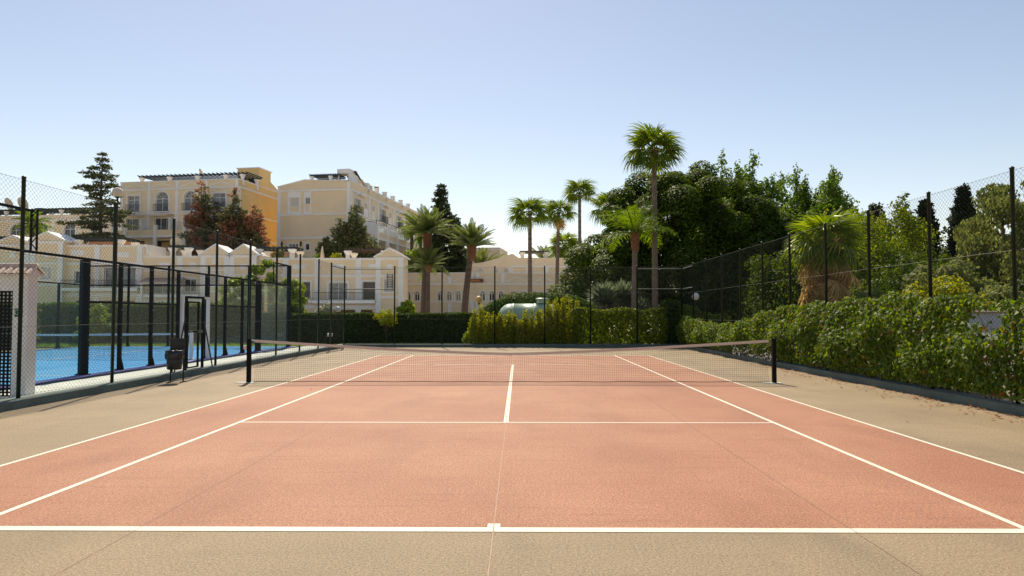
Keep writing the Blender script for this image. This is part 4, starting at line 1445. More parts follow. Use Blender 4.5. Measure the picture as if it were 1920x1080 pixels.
# closed parasol on the terrace
pr_ = thing('closed_parasol', 'closed cream parasol on the row house roof terrace', 'parasol', (-21.7, 79.2, 6.82))
mb = MB()
mb.tube([(0, 0, -0.02), (0, 0, 2.5)], 0.03, 6)
mb.build('pole', 'rail', pr_)
mb = MB()
mb.lathe([(0.24, 0.75), (0.25, 0.85), (0.17, 1.6), (0.10, 2.3), (0.02, 2.52)], 10)
mb.build('canopy', 'parasol', pr_)
mb = MB()
mb.lathe([(0.28, 0.0), (0.28, 0.06), (0.05, 0.1)], 12)
mb.build('base', 'rail', pr_)

# ---- arched restaurant building (two wings meeting at a blunt corner) and the storey behind it
def arched_wing(label, x, y, rot, L, sign=False, narches=6, group='arched wings of the beige restaurant'):
    b = Bld('arched_building', label, 'building', x, y, 1.0, rot, group)
    f = b.front()
    ops = []
    k = 0
    u = 0.6
    while u + 0.8 < L - 0.4:
        ops.append((u, u + 0.66, 3.35, 4.55, True))
        u += 1.12 if k % 3 != 2 else 1.75
        k += 1
    mb = b.mb()
    wall_face(mb, 0, L, 0.6, 6.65, ops, 0.25)
    mb.build('front_wall', 'wall3', b.root)
    mb = shell(b, 0, L, 7, 0.6, 6.65, 'wall3')
    mb.add([(L, 0, 0.6), (L, 7, 0.6), (L, 7, 6.65), (L, 0, 6.65)], [(0, 1, 2, 3)])
    mb.add([(0, 0, 6.3), (L, 0, 6.3), (L, 7, 6.3), (0, 7, 6.3)], [(0, 1, 2, 3)])
    mb.build('rear_wall', 'wall3', b.root)
    band(b, f, 0.0, L, 5.3, 5.42, 0.16)
    band(b, f, 0.0, L, 6.652, 6.7, 0.08, 'coping')
    band(b, f, 0.0, L, 3.16, 3.28, 0.08, 'sill_course')
    band(b, f, 0.0, L, 1.7, 1.8, 0.06, 'plinth')
    n = max(2, round(L / 3.4))
    for k in range(n + 1):
        u = min(L - 0.3, max(0.3, L * k / n))
        pilaster(b, f, u, 1.82, 3.15, 0.42, 0.07)
        pilaster(b, f, u, 5.53, 6.65, 0.42, 0.07)
        if k < n:
            pediment(b, f, L * k / n + 0.4, L * (k + 1) / n - 0.4, 5.72, 0.62, -0.06, 0.1)
    for o in ops:
        window(b, f, *o[:4], True, pane='pane', bars=1, surround=0.09, dep=0.25, sill=False)
    return b
RW1 = arched_wing('beige arched wing whose end meets the gabled row house bay', -14.2, 87.0, R(-7), 9.2)
RW2 = arched_wing('beige arched wing carrying the brown restaurant sign', -5.05, 85.85, R(7.5), 13.5)
sgn = thing('restaurant_sign', 'small brown restaurant sign with orange letters over the arches', 'sign', (-4.95, 85.5, 5.56), R(7.5))
mb = MB()
pts = [(-0.95 + 0.12 * (1 - math.cos(a)) - 0.12 if False else 0, 0) for a in (0,)]
poly = [(-0.95, 0.0), (0.8, 0.0), (0.92, 0.1), (0.95, 0.28), (0.86, 0.42), (-0.95, 0.42)]
mb.prism(poly, -0.06, 0.06)
mb.build('board', 'signwood', sgn)
for x in (-0.6, 0.5):
    mb = MB()
    mb.box(x - 0.04, x + 0.04, 0.061, 0.32, 0.1, 0.16)
    mb.build('bracket', 'iron', sgn)
text('ESPASA', 0.40, 'lettering', 'signletter', sgn, (-0.12, -0.068, 0.21), (R(90), 0, 0))
def upper_house():
    b = Bld('upper_house', 'beige upper house with hipped parapet and flat roof canopy behind the arches', 'house', -6.2, 95.0, 1.0, R(2))
    f = b.front()
    L = 16
    ops = [(5.7, 6.6, 6.75, 7.25, False), (8.4, 9.3, 6.75, 7.25, False), (11.2, 12.1, 6.75, 7.25, False)]
    arcs = [(0.9, 1.7, 6.9, 7.9, True), (3.0, 3.7, 6.9, 7.9, True), (4.4, 5.1, 6.9, 7.9, True)]
    mb = b.mb()
    wall_face(mb, 0, L, 0.6, 8.5, ops + arcs, 0.25)
    mb.build('front_wall', 'wall3', b.root)
    mb = b.mb()
    mb.prism([(0, 8.502), (1.5, 8.65), (3.0, 9.05), (5.6, 9.85), (6.4, 9.3), (16, 9.3), (16, 8.502)], 0.05, 0.4)
    mb.build('parapet', 'wall3', b.root)
    mb = shell(b, 0, L, 8, 0.6, 8.5, 'wall3')
    mb.add([(L, 0, 0.6), (L, 8, 0.6), (L, 8, 8.5), (L, 0, 8.5)], [(0, 1, 2, 3)])
    mb.add([(0, 0, 8.49), (L, 0, 8.49), (L, 8, 8.49), (0, 8, 8.49)], [(0, 1, 2, 3)])
    mb.build('rear_wall', 'wall3', b.root)
    band(b, f, 5.4, L, 8.0, 8.14, 0.1)
    for u in (5.4, 7.6, 10.2, 13.2, 15.7):
        pilaster(b, f, u, 5.0, 8.0, 0.5, 0.07)
    for o in ops: window(b, f, *o[:4], bars=1, surround=0.12, dep=0.25)
    for o in arcs: window(b, f, *o[:4], True, pane='shutter', bars=0, surround=0.1, dep=0.25)
    for u in (7.0, 10.2):
        for y in (1.0, 3.6):
            column(b, u, y, 8.5, 10.15, 0.34)
    mb = b.mb()
    mb.box(6.6, 10.6, 0.6, 4.0, 10.152, 10.3)
    mb.build('roof_canopy', 'pergola', b.root)
    return b
upper_house()
def far_house():
    b = Bld('far_house', 'distant beige flat-roofed house glimpsed behind the date palms', 'house', -12.0, 125.0, 1.0, R(-8))
    mb = b.mb()
    wall_face(mb, 0, 9, 0.6, 13.4, [(1.2, 2.6, 10, 11.6, False), (4.2, 5.6, 10, 11.6, False)], 0.25)
    mb.build('front_wall', 'wall3', b.root)
    mb = shell(b, 0, 9, 9, 0.6, 13.4, 'wall3')
    mb.add([(9, 0, 0.6), (9, 9, 0.6), (9, 9, 13.4), (9, 0, 13.4)], [(0, 1, 2, 3)])
    mb.add([(0, 0, 13.3), (9, 0, 13.3), (9, 9, 13.3), (0, 9, 13.3)], [(0, 1, 2, 3)])
    mb.build('rear_wall', 'wall3', b.root)
    band(b, b.front(), 0, 9, 12.9, 13.0, 0.1)
    for o in ((1.2, 2.6, 10, 11.6), (4.2, 5.6, 10, 11.6)): window(b, b.front(), *o, surround=0.12, dep=0.25)
far_house()

# ------------------------------------------------------------------ vegetation
def limb_tube(mb, a, b_, r0, r1, rng, n=5, k=7, wob=0.06):
    a, b_ = np.array(a, float), np.array(b_, float)
    L = np.linalg.norm(b_ - a)
    pts = [tuple(a + (b_ - a) * t + (rng.normal(size=3) * wob * L * math.sin(math.pi * t) * 0.5)) for t in np.linspace(0, 1, n)]
    mb.tube(pts, [r0 + (r1 - r0) * t for t in np.linspace(0, 1, n)], k)

def broad_tree(name, label, cat, x, y, lobes, n, size, leaf, seed, trunk_r=0.2, group=None, up=0.35, droop=0.0, lo=0.55, shape='rhomb', cut=0.62, limbs=7, sink=0.05, hue=None):
    """lobes are given relative to the foot of the tree"""
    rng = np.random.default_rng(seed)
    root = thing(name, label, cat, (x, y, hz(x, y) - sink), 0, group)
    L = np.array(lobes, float)
    c = L[:, :3].mean(axis=0)
    mb = MB()
    fork = np.array([c[0] * 0.4, c[1] * 0.4, max(0.3, L[:, 2].min() * 0.6)])
    limb_tube(mb, (0, 0, -0.1), fork, trunk_r, trunk_r * 0.75, rng, 5, 9, 0.03)
    for k in rng.choice(len(L), size=min(limbs, len(L)), replace=False):
        limb_tube(mb, fork, L[k, :3], trunk_r * 0.6, trunk_r * 0.15, rng)
    mb.build('trunk', 'bark', root, True)
    V = shell_leaves(lobes, n, size, rng, shape, up, lo, droop, cut=cut)
    mesh_np('crown', V, len(SHAPE[shape]), leaf, root)
    return root

def lobes_on(ells, n, r, rng, zmin=None, fill=0.8):
    """small lobes scattered over the surface of big ellipsoids -> a clumpy crown"""
    out = []
    w = np.array([e[3] * e[5] + e[3] * e[4] for e in ells], float)
    for e, m in zip(ells, np.maximum(3, (n * w / w.sum()).astype(int))):
        for i in range(m):
            t = (i + 0.5) / m
            zc = 1 - 2 * t
            ph = i * 2.39996 + rng.uniform(-0.3, 0.3)
            rr = math.sqrt(max(0, 1 - zc * zc))
            d = np.array([rr * math.cos(ph), rr * math.sin(ph), zc])
            k = rng.uniform(fill - 0.1, fill + 0.1)
            p = np.array(e[:3]) + d * np.array(e[3:6]) * k
            if zmin is not None and p[2] < zmin: continue
            q = rng.uniform(0.75, 1.25) * r
            out.append((*p, q * rng.uniform(0.9, 1.25), q * rng.uniform(0.9, 1.25), q * rng.uniform(0.7, 0.95)))
    return out

# ---- the great dark ficus
rg = np.random.default_rng(11)
fl_ = lobes_on([(0.2, 0, 6.8, 6.4, 5.2, 5.9), (-5.6, -1.5, 4.6, 3.2, 3.2, 3.1), (4.6, 0.5, 5.3, 4.6, 4.2, 4.9), (-8.4, -2.2, 2.4, 1.5, 1.5, 1.9), (-1.8, -0.5, 8.8, 3.6, 3, 3.0)], 130, 1.1, rg, 0.6, 0.86)
fl_ += [(0.5, 0, 5.4, 5.2, 4.2, 4.4), (-5.4, -1.4, 4.0, 2.5, 2.5, 2.7), (4.6, 0.5, 4.8, 3.8, 3.4, 4.0)]
broad_tree('ficus_tree', 'huge dark dome-crowned tree behind the tall fan palm', 'tree', 12.5, 52.5, fl_, 240000, 0.21, 'leaf_ficus', 12, 0.55, up=0.9, lo=0.72, cut=0.75, limbs=12)

# ---- loose pale-leaved trees behind it
def poplar(label, x, y, h, w, seed, n=9000, size=0.3, leaf='leaf_poplar', low=0.15, spires=6):
    rng = np.random.default_rng(seed)
    lobes = []
    for s_ in range(spires):
        ox, oy = rng.uniform(-w * 0.85, w * 0.85), rng.uniform(-w * 0.6, w * 0.6)
        hs = h * (1 if s_ == 0 else rng.uniform(0.74, 0.95))
        if s_ == 0: ox = 0
        z = h * low
        while z < hs - 0.3:
            t = (z - h * low) / (hs - h * low)
            rad = w * 0.42 * (1 - t ** 2.2) + 0.24
            a = rng.uniform(0, 6.28)
            off = rad * 0.75
            lobes.append((ox * (1 - 0.2 * t) + off * math.cos(a), oy + off * math.sin(a), z, rad * 0.95, rad * 0.95, rad * 0.7))
            lobes.append((ox * (1 - 0.2 * t), oy, z + 0.2, rad * 0.5, rad * 0.5, 0.6))
            z += 0.34 + rad * 0.2
    return broad_tree('broadleaf_tree', label, 'tree', x, y, lobes, n, size, leaf, seed + 1, 0.16, 'loose trees behind the dark ficus', 0.2, 0.3, 0.1, cut=0, limbs=10)
poplar('pale broadleaf tree whose tip rises beside the ficus dome', 17.3, 61, 14.6, 3.1, 31, 34020, 0.23)
poplar('pale broadleaf tree with a tall double tip between ficus and skirted palm', 19.5, 58.5, 14.7, 3.6, 33, 41578, 0.23)
poplar('loose pale broadleaf tree with rounded top above the shaded fence corner', 20.6, 52.5, 12.5, 3.7, 35, 49140, 0.20)
poplar('loose pale broadleaf tree directly above the skirted fan palm', 22.6, 50, 12.5, 3.8, 37, 49140, 0.20)
poplar('low dark broadleaf tree beside the skirted fan palm', 20.0, 40.5, 7.7, 4.1, 39, 37800, 0.17, 'leaf_ivyfar', 0.15)
poplar('dark broadleaf tree filling the shade behind the skirted fan palm', 16.6, 40.0, 6.7, 4.3, 41, 41578, 0.17, 'leaf_ficus', 0.08)
poplar('dark broadleaf tree with a single loose spray on top beside the conifers', 22.4, 43, 8.8, 3.5, 43, 30240, 0.17, 'leaf_ivyfar', 0.1)
poplar('leafy dark tree standing behind the yellow-green shrub', 17.8, 30.5, 4.8, 3.5, 45, 34020, 0.13, 'leaf_ficus', 0.05)

# ---- conifers
def conifer(name, label, x, y, h, w, leaf, seed, style='fir', group=None, n_wh=None, size=0.3, low=0.1, leaf2=None, mix=0.0):
    """whorls of branches along a straight trunk, needle sprays along every branch"""
    rng = np.random.default_rng(seed)
    base = hz(x, y) - 0.05
    root = thing(name, label, 'tree', (x, y, base), rng.uniform(0, 6), group)
    tb = MB()
    tb.tube([(0, 0, -0.1), (0.02 * h * rng.uniform(-1, 1), 0, h * 0.5), (0, 0, h * 0.985)], [0.02 * h + 0.05, 0.013 * h, 0.02], 8)
    P, D = [], []
    n_wh = n_wh or int(h * 2.2)
    lead = [(0, 0, 1.0)] + ([(rng.uniform(-0.5, 0.5) * w, rng.uniform(-0.4, 0.4) * w, rng.uniform(0.72, 0.93)) for _ in range(4)] if style == 'fir' else [])
    for i in range(n_wh):
        t = (i + rng.uniform(0, 0.6)) / n_wh
        z = h * (low + (1 - low) * t)
        if style == 'cedar':
            R0 = w * (1 - t) ** 0.95 * rng.uniform(0.45, 1.1) + 0.3
            if 0.34 < t < 0.42: R0 *= 0.55
            nb = 6
        elif style == 'cypress':
            R0 = w * (0.95 * math.sin(math.pi * min(1, 0.12 + t * 0.88) ** 0.6) if t < 0.5 else (1 - t) ** 0.75 * 1.35) * rng.uniform(0.85, 1.05) + 0.06
            nb = 14
        else:
            R0 = w * (1 - t) ** 0.6 * rng.uniform(0.6, 1.15) + 0.22
            nb = 10 if style == 'fir' else 8
        for k in range(nb):
            a = rng.uniform(0, 2 * math.pi)
            L = R0 * rng.uniform(0.65, 1.1)
            rise = {'cedar': 0.12, 'fir': 0.45, 'cypress': 1.3, 'norfolk': 0.2}[style]
            e = np.array([math.cos(a), math.sin(a), rise])
            lx, ly, lz = lead[k % len(lead)]
            foot = np.array([lx * (0.4 + 0.6 * t), ly * (0.4 + 0.6 * t), z * lz])
            if style == 'fir': L *= 0.72
            tip = foot + np.array([math.cos(a) * L, math.sin(a) * L, rise * L * 0.6 - (0.14 * L if style == 'cedar' else 0)])
            if style != 'cypress' and L > 0.5 and k < 5:
                tb.tube([(0, 0, max(0, z * lz - 0.4)), tuple(foot * 0.4 + tip * 0.6 - np.array([0, 0, 0.1 * L])), tuple(tip)], [0.035 + 0.01 * L, 0.02, 0.008], 4)
            m = int(5 + L * (20 if style == 'cedar' else 12))
            tt = rng.uniform(0.12, 1, m) ** 0.75
            sp_ = np.outer(tt, tip - foot) + foot
            side = rng.normal(size=(m, 3)) * np.array([1, 1, 0.12 if style == 'cedar' else 0.5]) * (0.10 + 0.17 * L * (1 - tt))[:, None]
            P.append(sp_ + side)
            D.append(unit(e) [None].repeat(m, 0) if False else unit(np.tile(e / np.linalg.norm(e), (m, 1)) * 0.8 + rng.normal(size=(m, 3)) * (0.45 if style != 'cedar' else 0.4)))
    tb.build('trunk', 'bark', root, True)
    P, D = np.concatenate(P), np.concatenate(D)
    rep = 2
    P = np.repeat(P, rep, 0) + rng.normal(size=(len(P) * rep, 3)) * 0.08
    D = np.repeat(D, rep, 0) + rng.normal(size=(len(D) * rep, 3)) * 0.35
    nn = rand_dirs(len(P), rng) + np.array([0, 0, 0.9 if style == 'cedar' else 0.2])
    V = leaf_verts(P, D, nn, size * rng.uniform(0.6, 1.3, len(P)), 'rhomb')
    if leaf2:
        # patches of another colour: whole sprays, chosen by a smooth field
        s_ = np.sin(P[:, 0] * 1.7 + seed) + np.sin(P[:, 2] * 1.3 + P[:, 1] * 1.1 + seed * 2) + rng.normal(size=len(P)) * 0.4
        sel = s_ > np.quantile(s_, 1 - mix)
        V = V.reshape(len(P), 4, 3)
        mesh_np('crown', V[~sel].reshape(-1, 3), 4, leaf, root)
        mesh_np('crown', V[sel].reshape(-1, 3), 4, leaf2, root)
    else:
        mesh_np('crown', V, 4, leaf, root)
    return root
conifer('cedar_tree', 'tall tiered cedar standing above the row house roofs', -51.5, 87.5, 17.0, 8.6, 'leaf_cedar', 51, 'cedar', None, 26, 0.27, 0.06)
G2 = 'bushy conifers before the yellow blocks'
conifer('bushy_conifer', 'broad rust-brown conifer before the arched balcony windows', -40.0, 89.5, 11.0, 3.5, 'leaf_juniper', 53, 'fir', G2, 22, 0.32, 0.05, 'leaf_rust', 0.55)
conifer('bushy_conifer', 'pointed green and brown conifer before the corner of the pergola block', -35.7, 89.0, 10.7, 3.2, 'leaf_juniper', 54, 'fir', G2, 24, 0.32, 0.05, 'leaf_rust', 0.28)
conifer('bushy_conifer', 'smaller rust-brown conifer before the glowing yellow side wall', -33.0, 89.2, 8.2, 2.7, 'leaf_rust', 55, 'fir', G2, 20, 0.32, 0.05, 'leaf_juniper', 0.25)
conifer('bushy_conifer', 'grey-green pointed conifer before the corner of the plain end wall', -20.4, 90.0, 8.0, 2.5, 'leaf_juniper', 56, 'fir', G2, 22, 0.30, 0.02)
conifer('bushy_conifer', 'grey-green conifer with leaning tip before the plain end wall', -22.1, 89.0, 6.8, 1.9, 'leaf_juniper', 57, 'fir', G2, 20, 0.30, 0.02)
conifer('bushy_conifer', 'low grey-green conifer beside the ground-floor lanterns', -23.9, 89.0, 4.4, 1.6, 'leaf_juniper', 58, 'fir', G2, 18, 0.28, 0.02)
conifer('bushy_conifer', 'grey-green conifer crowding the first side terrace', -18.4, 90.0, 6.2, 1.8, 'leaf_juniper', 59, 'fir', G2, 18, 0.28, 0.02)
conifer('tall_conifer', 'tall dark conifer behind the pair of date palms', -10.4, 97.5, 18.2, 3.2, 'leaf_conifer', 60, 'norfolk', None, 40, 0.34, 0.1)
conifer('tall_conifer', 'second dark conifer close behind the leaning date palm', -8.6, 99.0, 14.0, 3.0, 'leaf_conifer', 61, 'norfolk', None, 32, 0.34, 0.1)
conifer('slim_conifer', 'lower dark conifer filling the gap between the date palms', -11.6, 98.5, 12.0, 2.8, 'leaf_cypress', 62, 'norfolk', None, 28, 0.34, 0.05)
G3 = 'cypresses and conifers beyond the ivy hedge'
conifer('cypress_tree', 'tall narrow dark cypress beyond the ivy hedge', 32.6, 52, 10.8, 1.25, 'leaf_cypress', 63, 'cypress', G3, 60, 0.22, 0.02)
conifer('cypress_tree', 'shorter dark cypress beside the narrow tall one', 31.0, 54, 10.0, 1.2, 'leaf_cypress', 64, 'cypress', G3, 52, 0.24, 0.02)
conifer('slim_conifer', 'pointed conifer furthest from the tall narrow cypress', 28.3, 56, 9.9, 2.0, 'leaf_conifer', 65, 'norfolk', G3, 30, 0.26, 0.05)
conifer('slim_conifer', 'ragged conifer standing between pointed conifer and cypress', 29.8, 55, 10.6, 2.2, 'leaf_conifer', 66, 'fir', G3, 30, 0.26, 0.05)
conifer('slim_conifer', 'ragged conifer with side branches just beside the tall cypress', 33.6, 54, 9.6, 2.0, 'leaf_conifer', 67, 'norfolk', G3, 30, 0.26, 0.05)
conifer('slim_conifer', 'small cypress tip rising out of the pepper tree', 38.6, 60, 9.4, 1.1, 'leaf_cypress', 68, 'cypress', G3, 40, 0.24, 0.05)
conifer('slim_conifer', 'low conifer filling the foot of the cypress group', 30.6, 48, 6.2, 2.6, 'leaf_conifer', 69, 'fir', G3, 24, 0.26, 0.02)

# ---- pepper tree with hanging foliage
rg = np.random.default_rng(71)
pl_ = lobes_on([(0, 0, 5.2, 2.6, 2.6, 2.7), (-1.6, -0.5, 3.4, 1.7, 2, 1.6), (1.5, 0, 4.5, 2.4, 2.4, 2.4), (-0.3, 0, 2.3, 1.6, 1.6, 1.5)], 40, 0.75, rg, 0.7)
broad_tree('pepper_tree', 'soft olive-green weeping tree beyond the end of the ivy hedge', 'tree', 21.6, 30.0, pl_, 36000, 0.17, 'leaf_olive', 72, 0.25, up=0.0, droop=1.6, lo=0.3, cut=0)
# ---- shrubs beyond the ivy hedge
def shrub(name, label, x, y, ells, n, size, leaf, seed, group=None, r=0.3, up=0.3, nl=16, shape='rhomb', droop=0.0, lo=0.3):
    rng = np.random.default_rng(seed)
    return broad_tree(name, label, 'shrub', x, y, lobes_on(ells, nl, r, rng, 0.1), n, size, leaf, seed + 1, 0.05, group, up, droop, lo, shape, 0, 6)
shrub('yellow_shrub', 'bright yellow-green shrub rising behind the ivy hedge', 11.6, 19.6, [(0, 0, 1.7, 1.25, 1.0, 1.05)], 9000, 0.11, 'leaf_yellow', 81, r=0.38)
shrub('yellow_shrub', 'duller yellow-green shrub with reddish tips behind the ivy hedge', 13.6, 20.6, [(0, 0, 1.6, 1.4, 1.0, 1.1)], 8000, 0.11, 'leaf_olive', 83, r=0.4)
shrub('garden_shrub', 'olive bush under the cypresses behind the yellow shrub', 13.9, 23.0, [(0, 0, 2.2, 1.5, 1.0, 1.3)], 8000, 0.13, 'leaf_olive', 85, r=0.4)
shrub('garden_shrub', 'small pale bush at the foot of the skirted fan palm', 11.2, 22.4, [(0, 0, 1.6, 0.5, 0.5, 1.0)], 3500, 0.10, 'leaf_olive', 87, r=0.28)
shrub('garden_shrub', 'dark green bush between the yellow shrub and skirted palm', 10.9, 21.2, [(0, 0, 1.2, 0.9, 0.6, 0.9)], 4000, 0.11, 'leaf_ivyfar', 88, r=0.3)
shrub('garden_shrub', 'dark bush filling under the weeping olive-green tree', 15.8, 22.5, [(0, 0, 1.5, 1.6, 1.0, 1.3)], 7000, 0.13, 'leaf_hedge', 89, r=0.4)

# ---- palms
def fan_frond(seed, L=1.0, droop=0.35, nb=22):
    """one fan leaf: stalk along +x then pleated blades spreading from its end"""
    rng = np.random.default_rng(seed)
    mb = MB()
    mb.tube([(0, 0, 0), (0.4 * L, 0, 0.02), (0.84 * L, 0, 0)], [0.028 * L, 0.018 * L, 0.012 * L], 4)
    for k in range(nb):
        a = R(-118 + 236 * k / (nb - 1))
        l = L * (0.82 + 0.22 * math.cos(a)) * rng.uniform(0.9, 1.08)
        c, s = math.cos(a), math.sin(a)
        w = 0.046 * L
        pz = 0.03 * L * (1 if k % 2 else -1)
        def pt(t, off, z): return (0.83 * L + c * l * t - s * off, s * l * t + c * off, z)
        dz = lambda t: -droop * L * t ** 2.4 * rng.uniform(0.8, 1.2) - 0.10 * abs(s) * L * t
        d1, d2, d3 = dz(0.45), dz(0.75), dz(1.0)
        mb.add([pt(0.04, -w * 0.12, 0), pt(0.04, w * 0.12, 0), pt(0.5, w, d1 + pz), pt(0.5, -w, d1 - pz), pt(0.8, w * 0.55, d2), pt(0.8, -w * 0.55, d2), pt(1.0, 0, d3)],
               [(0, 1, 2, 3), (3, 2, 4, 5), (5, 4, 6)])
    return mb

def feather_frond(seed, L=1.0, arch=0.5, lw=0.035, leaf_len=0.24, pairs=34, vee=0.5, plume=0.0):
    """one feather leaf: arching midrib along +x with leaflets both sides"""
    rng = np.random.default_rng(seed)
    mb = MB()
    N = 9
    mid = lambda t: (L * (t - 0.12 * arch * t ** 3), 0, L * (0.12 * t - arch * t ** 2.2 * 0.55))
    mb.tube([mid(t) for t in np.linspace(0, 1, N)], [0.022 * L * (1 - 0.85 * t) for t in np.linspace(0, 1, N)], 4)
    for k in range(pairs):
        t = 0.13 + 0.86 * k / (pairs - 1)
        m = np.array(mid(t))
        tn = np.array(mid(min(1, t + 0.02))) - np.array(mid(t - 0.02))
        tn /= np.linalg.norm(tn)
        up = np.array([-tn[2], 0, tn[0]])
        l = L * leaf_len * (math.sin(math.pi * min(1, 0.15 + t * 0.88)) * 0.75 + 0.3)
        for s in (-1, 1):
            d = tn * rng.uniform(0.55, 0.85) + np.array([0, s, 0]) + up * (vee + plume * rng.uniform(-1, 1)) * rng.uniform(0.6, 1.3)
            d /= np.linalg.norm(d)
            w = tn * lw * L * 0.5
            a = m
            b_ = m + d * l * 0.55
            c = m + d * l + np.array([0, 0, -0.16 * l])
            mb.add([tuple(a - w * 0.5), tuple(a + w * 0.5), tuple(b_ + w), tuple(b_ - w), tuple(c)], [(0, 1, 2, 3), (3, 2, 4)])
    return mb

PROTO = {}
def frond_mesh(kind, mb_fn, m):
    if kind not in PROTO:
        me = bpy.data.meshes.new('frond')
        mb = mb_fn()
        me.from_pydata(mb.v, [], mb.f)
        me.materials.append(M[m])
        me.update()
        PROTO[kind] = me
    return PROTO[kind]

def palm(name, label, x, y, zc, kind, flen, nf, seed, trunk, tr0, tr1, lean=(0, 0), emin=-55, emax=85, dry=0, dry_range=(-85, -60), boots=0.0, group=None, bark='palmbark', base=None):
    """zc: height of the crown centre; fronds are parts sharing a few meshes"""
    rng = np.random.default_rng(seed)
    z0 = hz(x, y) if base is None else base
    root = thing(name, label, 'palm tree', (x, y, z0 - 0.05), 0, group)
    H = zc - z0 + 0.05
    mb = MB()
    N = 70
    pts, rr = [], []
    for i in range(N + 1):
        t = i / N
        pts.append((lean[0] * t ** 1.3, lean[1] * t ** 1.3, -0.1 + (H + 0.05) * t))
        rr.append((tr0 + (tr1 - tr0) * t ** 0.6) * (1.07 - 0.12 * ((i % 3) / 2)) * rng.uniform(0.97, 1.03) + (0.35 * tr0 * max(0, 1 - t * 9)))
    mb.tube(pts, rr, 12)
    mb.build('trunk', bark, root, True)
    if boots:
        mb = MB()
        nb = int(60 * boots) + 16
        for k in range(nb):
            t = k / nb
            a = k * 2.4
            z = H - boots + boots * t
            rb = tr1 * 1.0
            mb.tube([(lean[0] + rb * 0.8 * math.cos(a), lean[1] + rb * 0.8 * math.sin(a), z - 0.12), (lean[0] + rb * (1.5 + 0.4 * t) * math.cos(a), lean[1] + rb * (1.5 + 0.4 * t) * math.sin(a), z + 0.16)], [0.07, 0.03], 4)
        mb.build('leaf_bases', 'boot', root, False, 'stuff')
    vs3 = []
    for v in range(3):
        if kind.startswith('fan'):
            vs3.append(frond_mesh(kind + str(v), lambda v=v: fan_frond(100 + v, 1.0, 0.38 + 0.26 * v), {'fan': 'frond_fan', 'fanpale': 'frond_pale'}[kind]))
        elif kind == 'date':
            vs3.append(frond_mesh(kind + str(v), lambda v=v: feather_frond(200 + v, 1.0, 0.10 + 0.14 * v, 0.020, 0.21, 46, 0.6), 'frond_date'))
        elif kind == 'queen':
            vs3.append(frond_mesh(kind + str(v), lambda v=v: feather_frond(300 + v, 1.0, 0.75 + 0.3 * v, 0.015, 0.30, 38, 0.0, 0.7), 'frond_queen'))
        elif kind == 'lime':
            vs3.append(frond_mesh(kind + str(v), lambda v=v: feather_frond(400 + v, 1.0, 0.5 + 0.2 * v, 0.03, 0.26, 32, 0.5), 'frond_queen'))
    top = Vector((lean[0], lean[1], H))
    for k in range(nf):
        t = (k + 0.5) / nf
        el = emax - (emax - emin) * t ** 0.9 + rng.uniform(-7, 7)
        az = k * 2.39996 + rng.uniform(-0.25, 0.25)
        o = link('frond', vs3[k % 3], root)
        s = flen * rng.uniform(0.86, 1.1) * (0.82 if el > 60 else 1)
        o.scale = (s, s, s)
        o.rotation_euler = (rng.uniform(-0.35, 0.35), -R(el), az)
        o.location = top + Vector((0.06 * math.cos(az), 0.06 * math.sin(az), -0.25 * tr1 * t))
    if dry:
        dm = [frond_mesh('dry' + str(v), lambda v=v: fan_frond(150 + v, 1.0, 0.6 + 0.3 * v, 22), 'frond_dry') for v in range(2)]
        for k in range(dry):
            t = (k + 0.5) / dry
            az = k * 2.39996 + rng.uniform(-0.3, 0.3)
            o = link('dead_frond', dm[k % 2], root)
            s = flen * rng.uniform(0.7, 1.15)
            o.scale = (s, s * 0.8, s * 0.7)
            el = rng.uniform(*dry_range)
            o.rotation_euler = (rng.uniform(-0.5, 0.5), -R(el), az)
            o.location = top + Vector((0.1 * math.cos(az), 0.1 * math.sin(az), -0.1 - rng.uniform(0, 1) * boots))
    return root

palm('fan_palm', 'tall single fan palm with slender trunk before the dark ficus', 8.6, 44.0, 11.8, 'fan', 1.2, 26, 501, None, 0.21, 0.155, (0.0, 0), -30, 86, boots=0.7)
GP = 'fan palms before the beige restaurant'
palm('fan_palm', 'fan palm with wide drooping crown before the roof canopy of the beige house', 1.25, 66.0, 11.0, 'fan', 1.2, 23, 503, None, 0.24, 0.17, (0.0, 0), -30, 86, group=GP)
palm('fan_palm', 'fan palm beside the ficus with trunk leaning slightly over the beige house', 3.9, 70.0, 11.7, 'fan', 1.08, 21, 505, None, 0.24, 0.15, (0.25, 0), -28, 86, group=GP, dry=4)
palm('fan_palm', 'tallest slim fan palm rising behind the beige house', 6.9, 78.0, 15.0, 'fan', 1.15, 23, 507, None, 0.25, 0.16, (0, 0), -28, 86, group=GP)
palm('fan_palm', 'fan palm whose crown peeps over the shoulder of the ficus', 8.2, 62.0, 11.0, 'fan', 1.15, 21, 509, None, 0.22, 0.16, (0, 0), -28, 86, group=GP)
palm('fan_palm', 'small pale fan palm with dry skirt behind the slim palm', 6.6, 100.0, 11.4, 'fanpale', 1.5, 28, 511, None, 0.25, 0.2, (0, 0), -50, 86, group=GP, dry=10)
palm('fan_palm', 'small pale fan palm touching the edge of the ficus', 8.4, 101.0, 10.6, 'fanpale', 1.4, 24, 513, None, 0.25, 0.2, (0, 0), -50, 86, group=GP)
palm('date_palm', 'low feather palm behind the roof canopy of the beige house', 4.0, 106.0, 9.6, 'date', 3.0, 30, 515, None, 0.3, 0.25, (0, 0), -30, 86)
palm('date_palm', 'low feather palm behind the leaning date palm', -5.4, 106.0, 8.4, 'date', 4.0, 34, 517, None, 0.3, 0.3, (0, 0), -25, 86)
palm('date_palm', 'tall date palm with orange-brown leaf bases before the dark conifer', -9.4, 72.0, 10.0, 'date', 3.1, 50, 519, None, 0.36, 0.27, (0.35, 0), -8, 87, boots=2.2, bark='palmbark_dark')
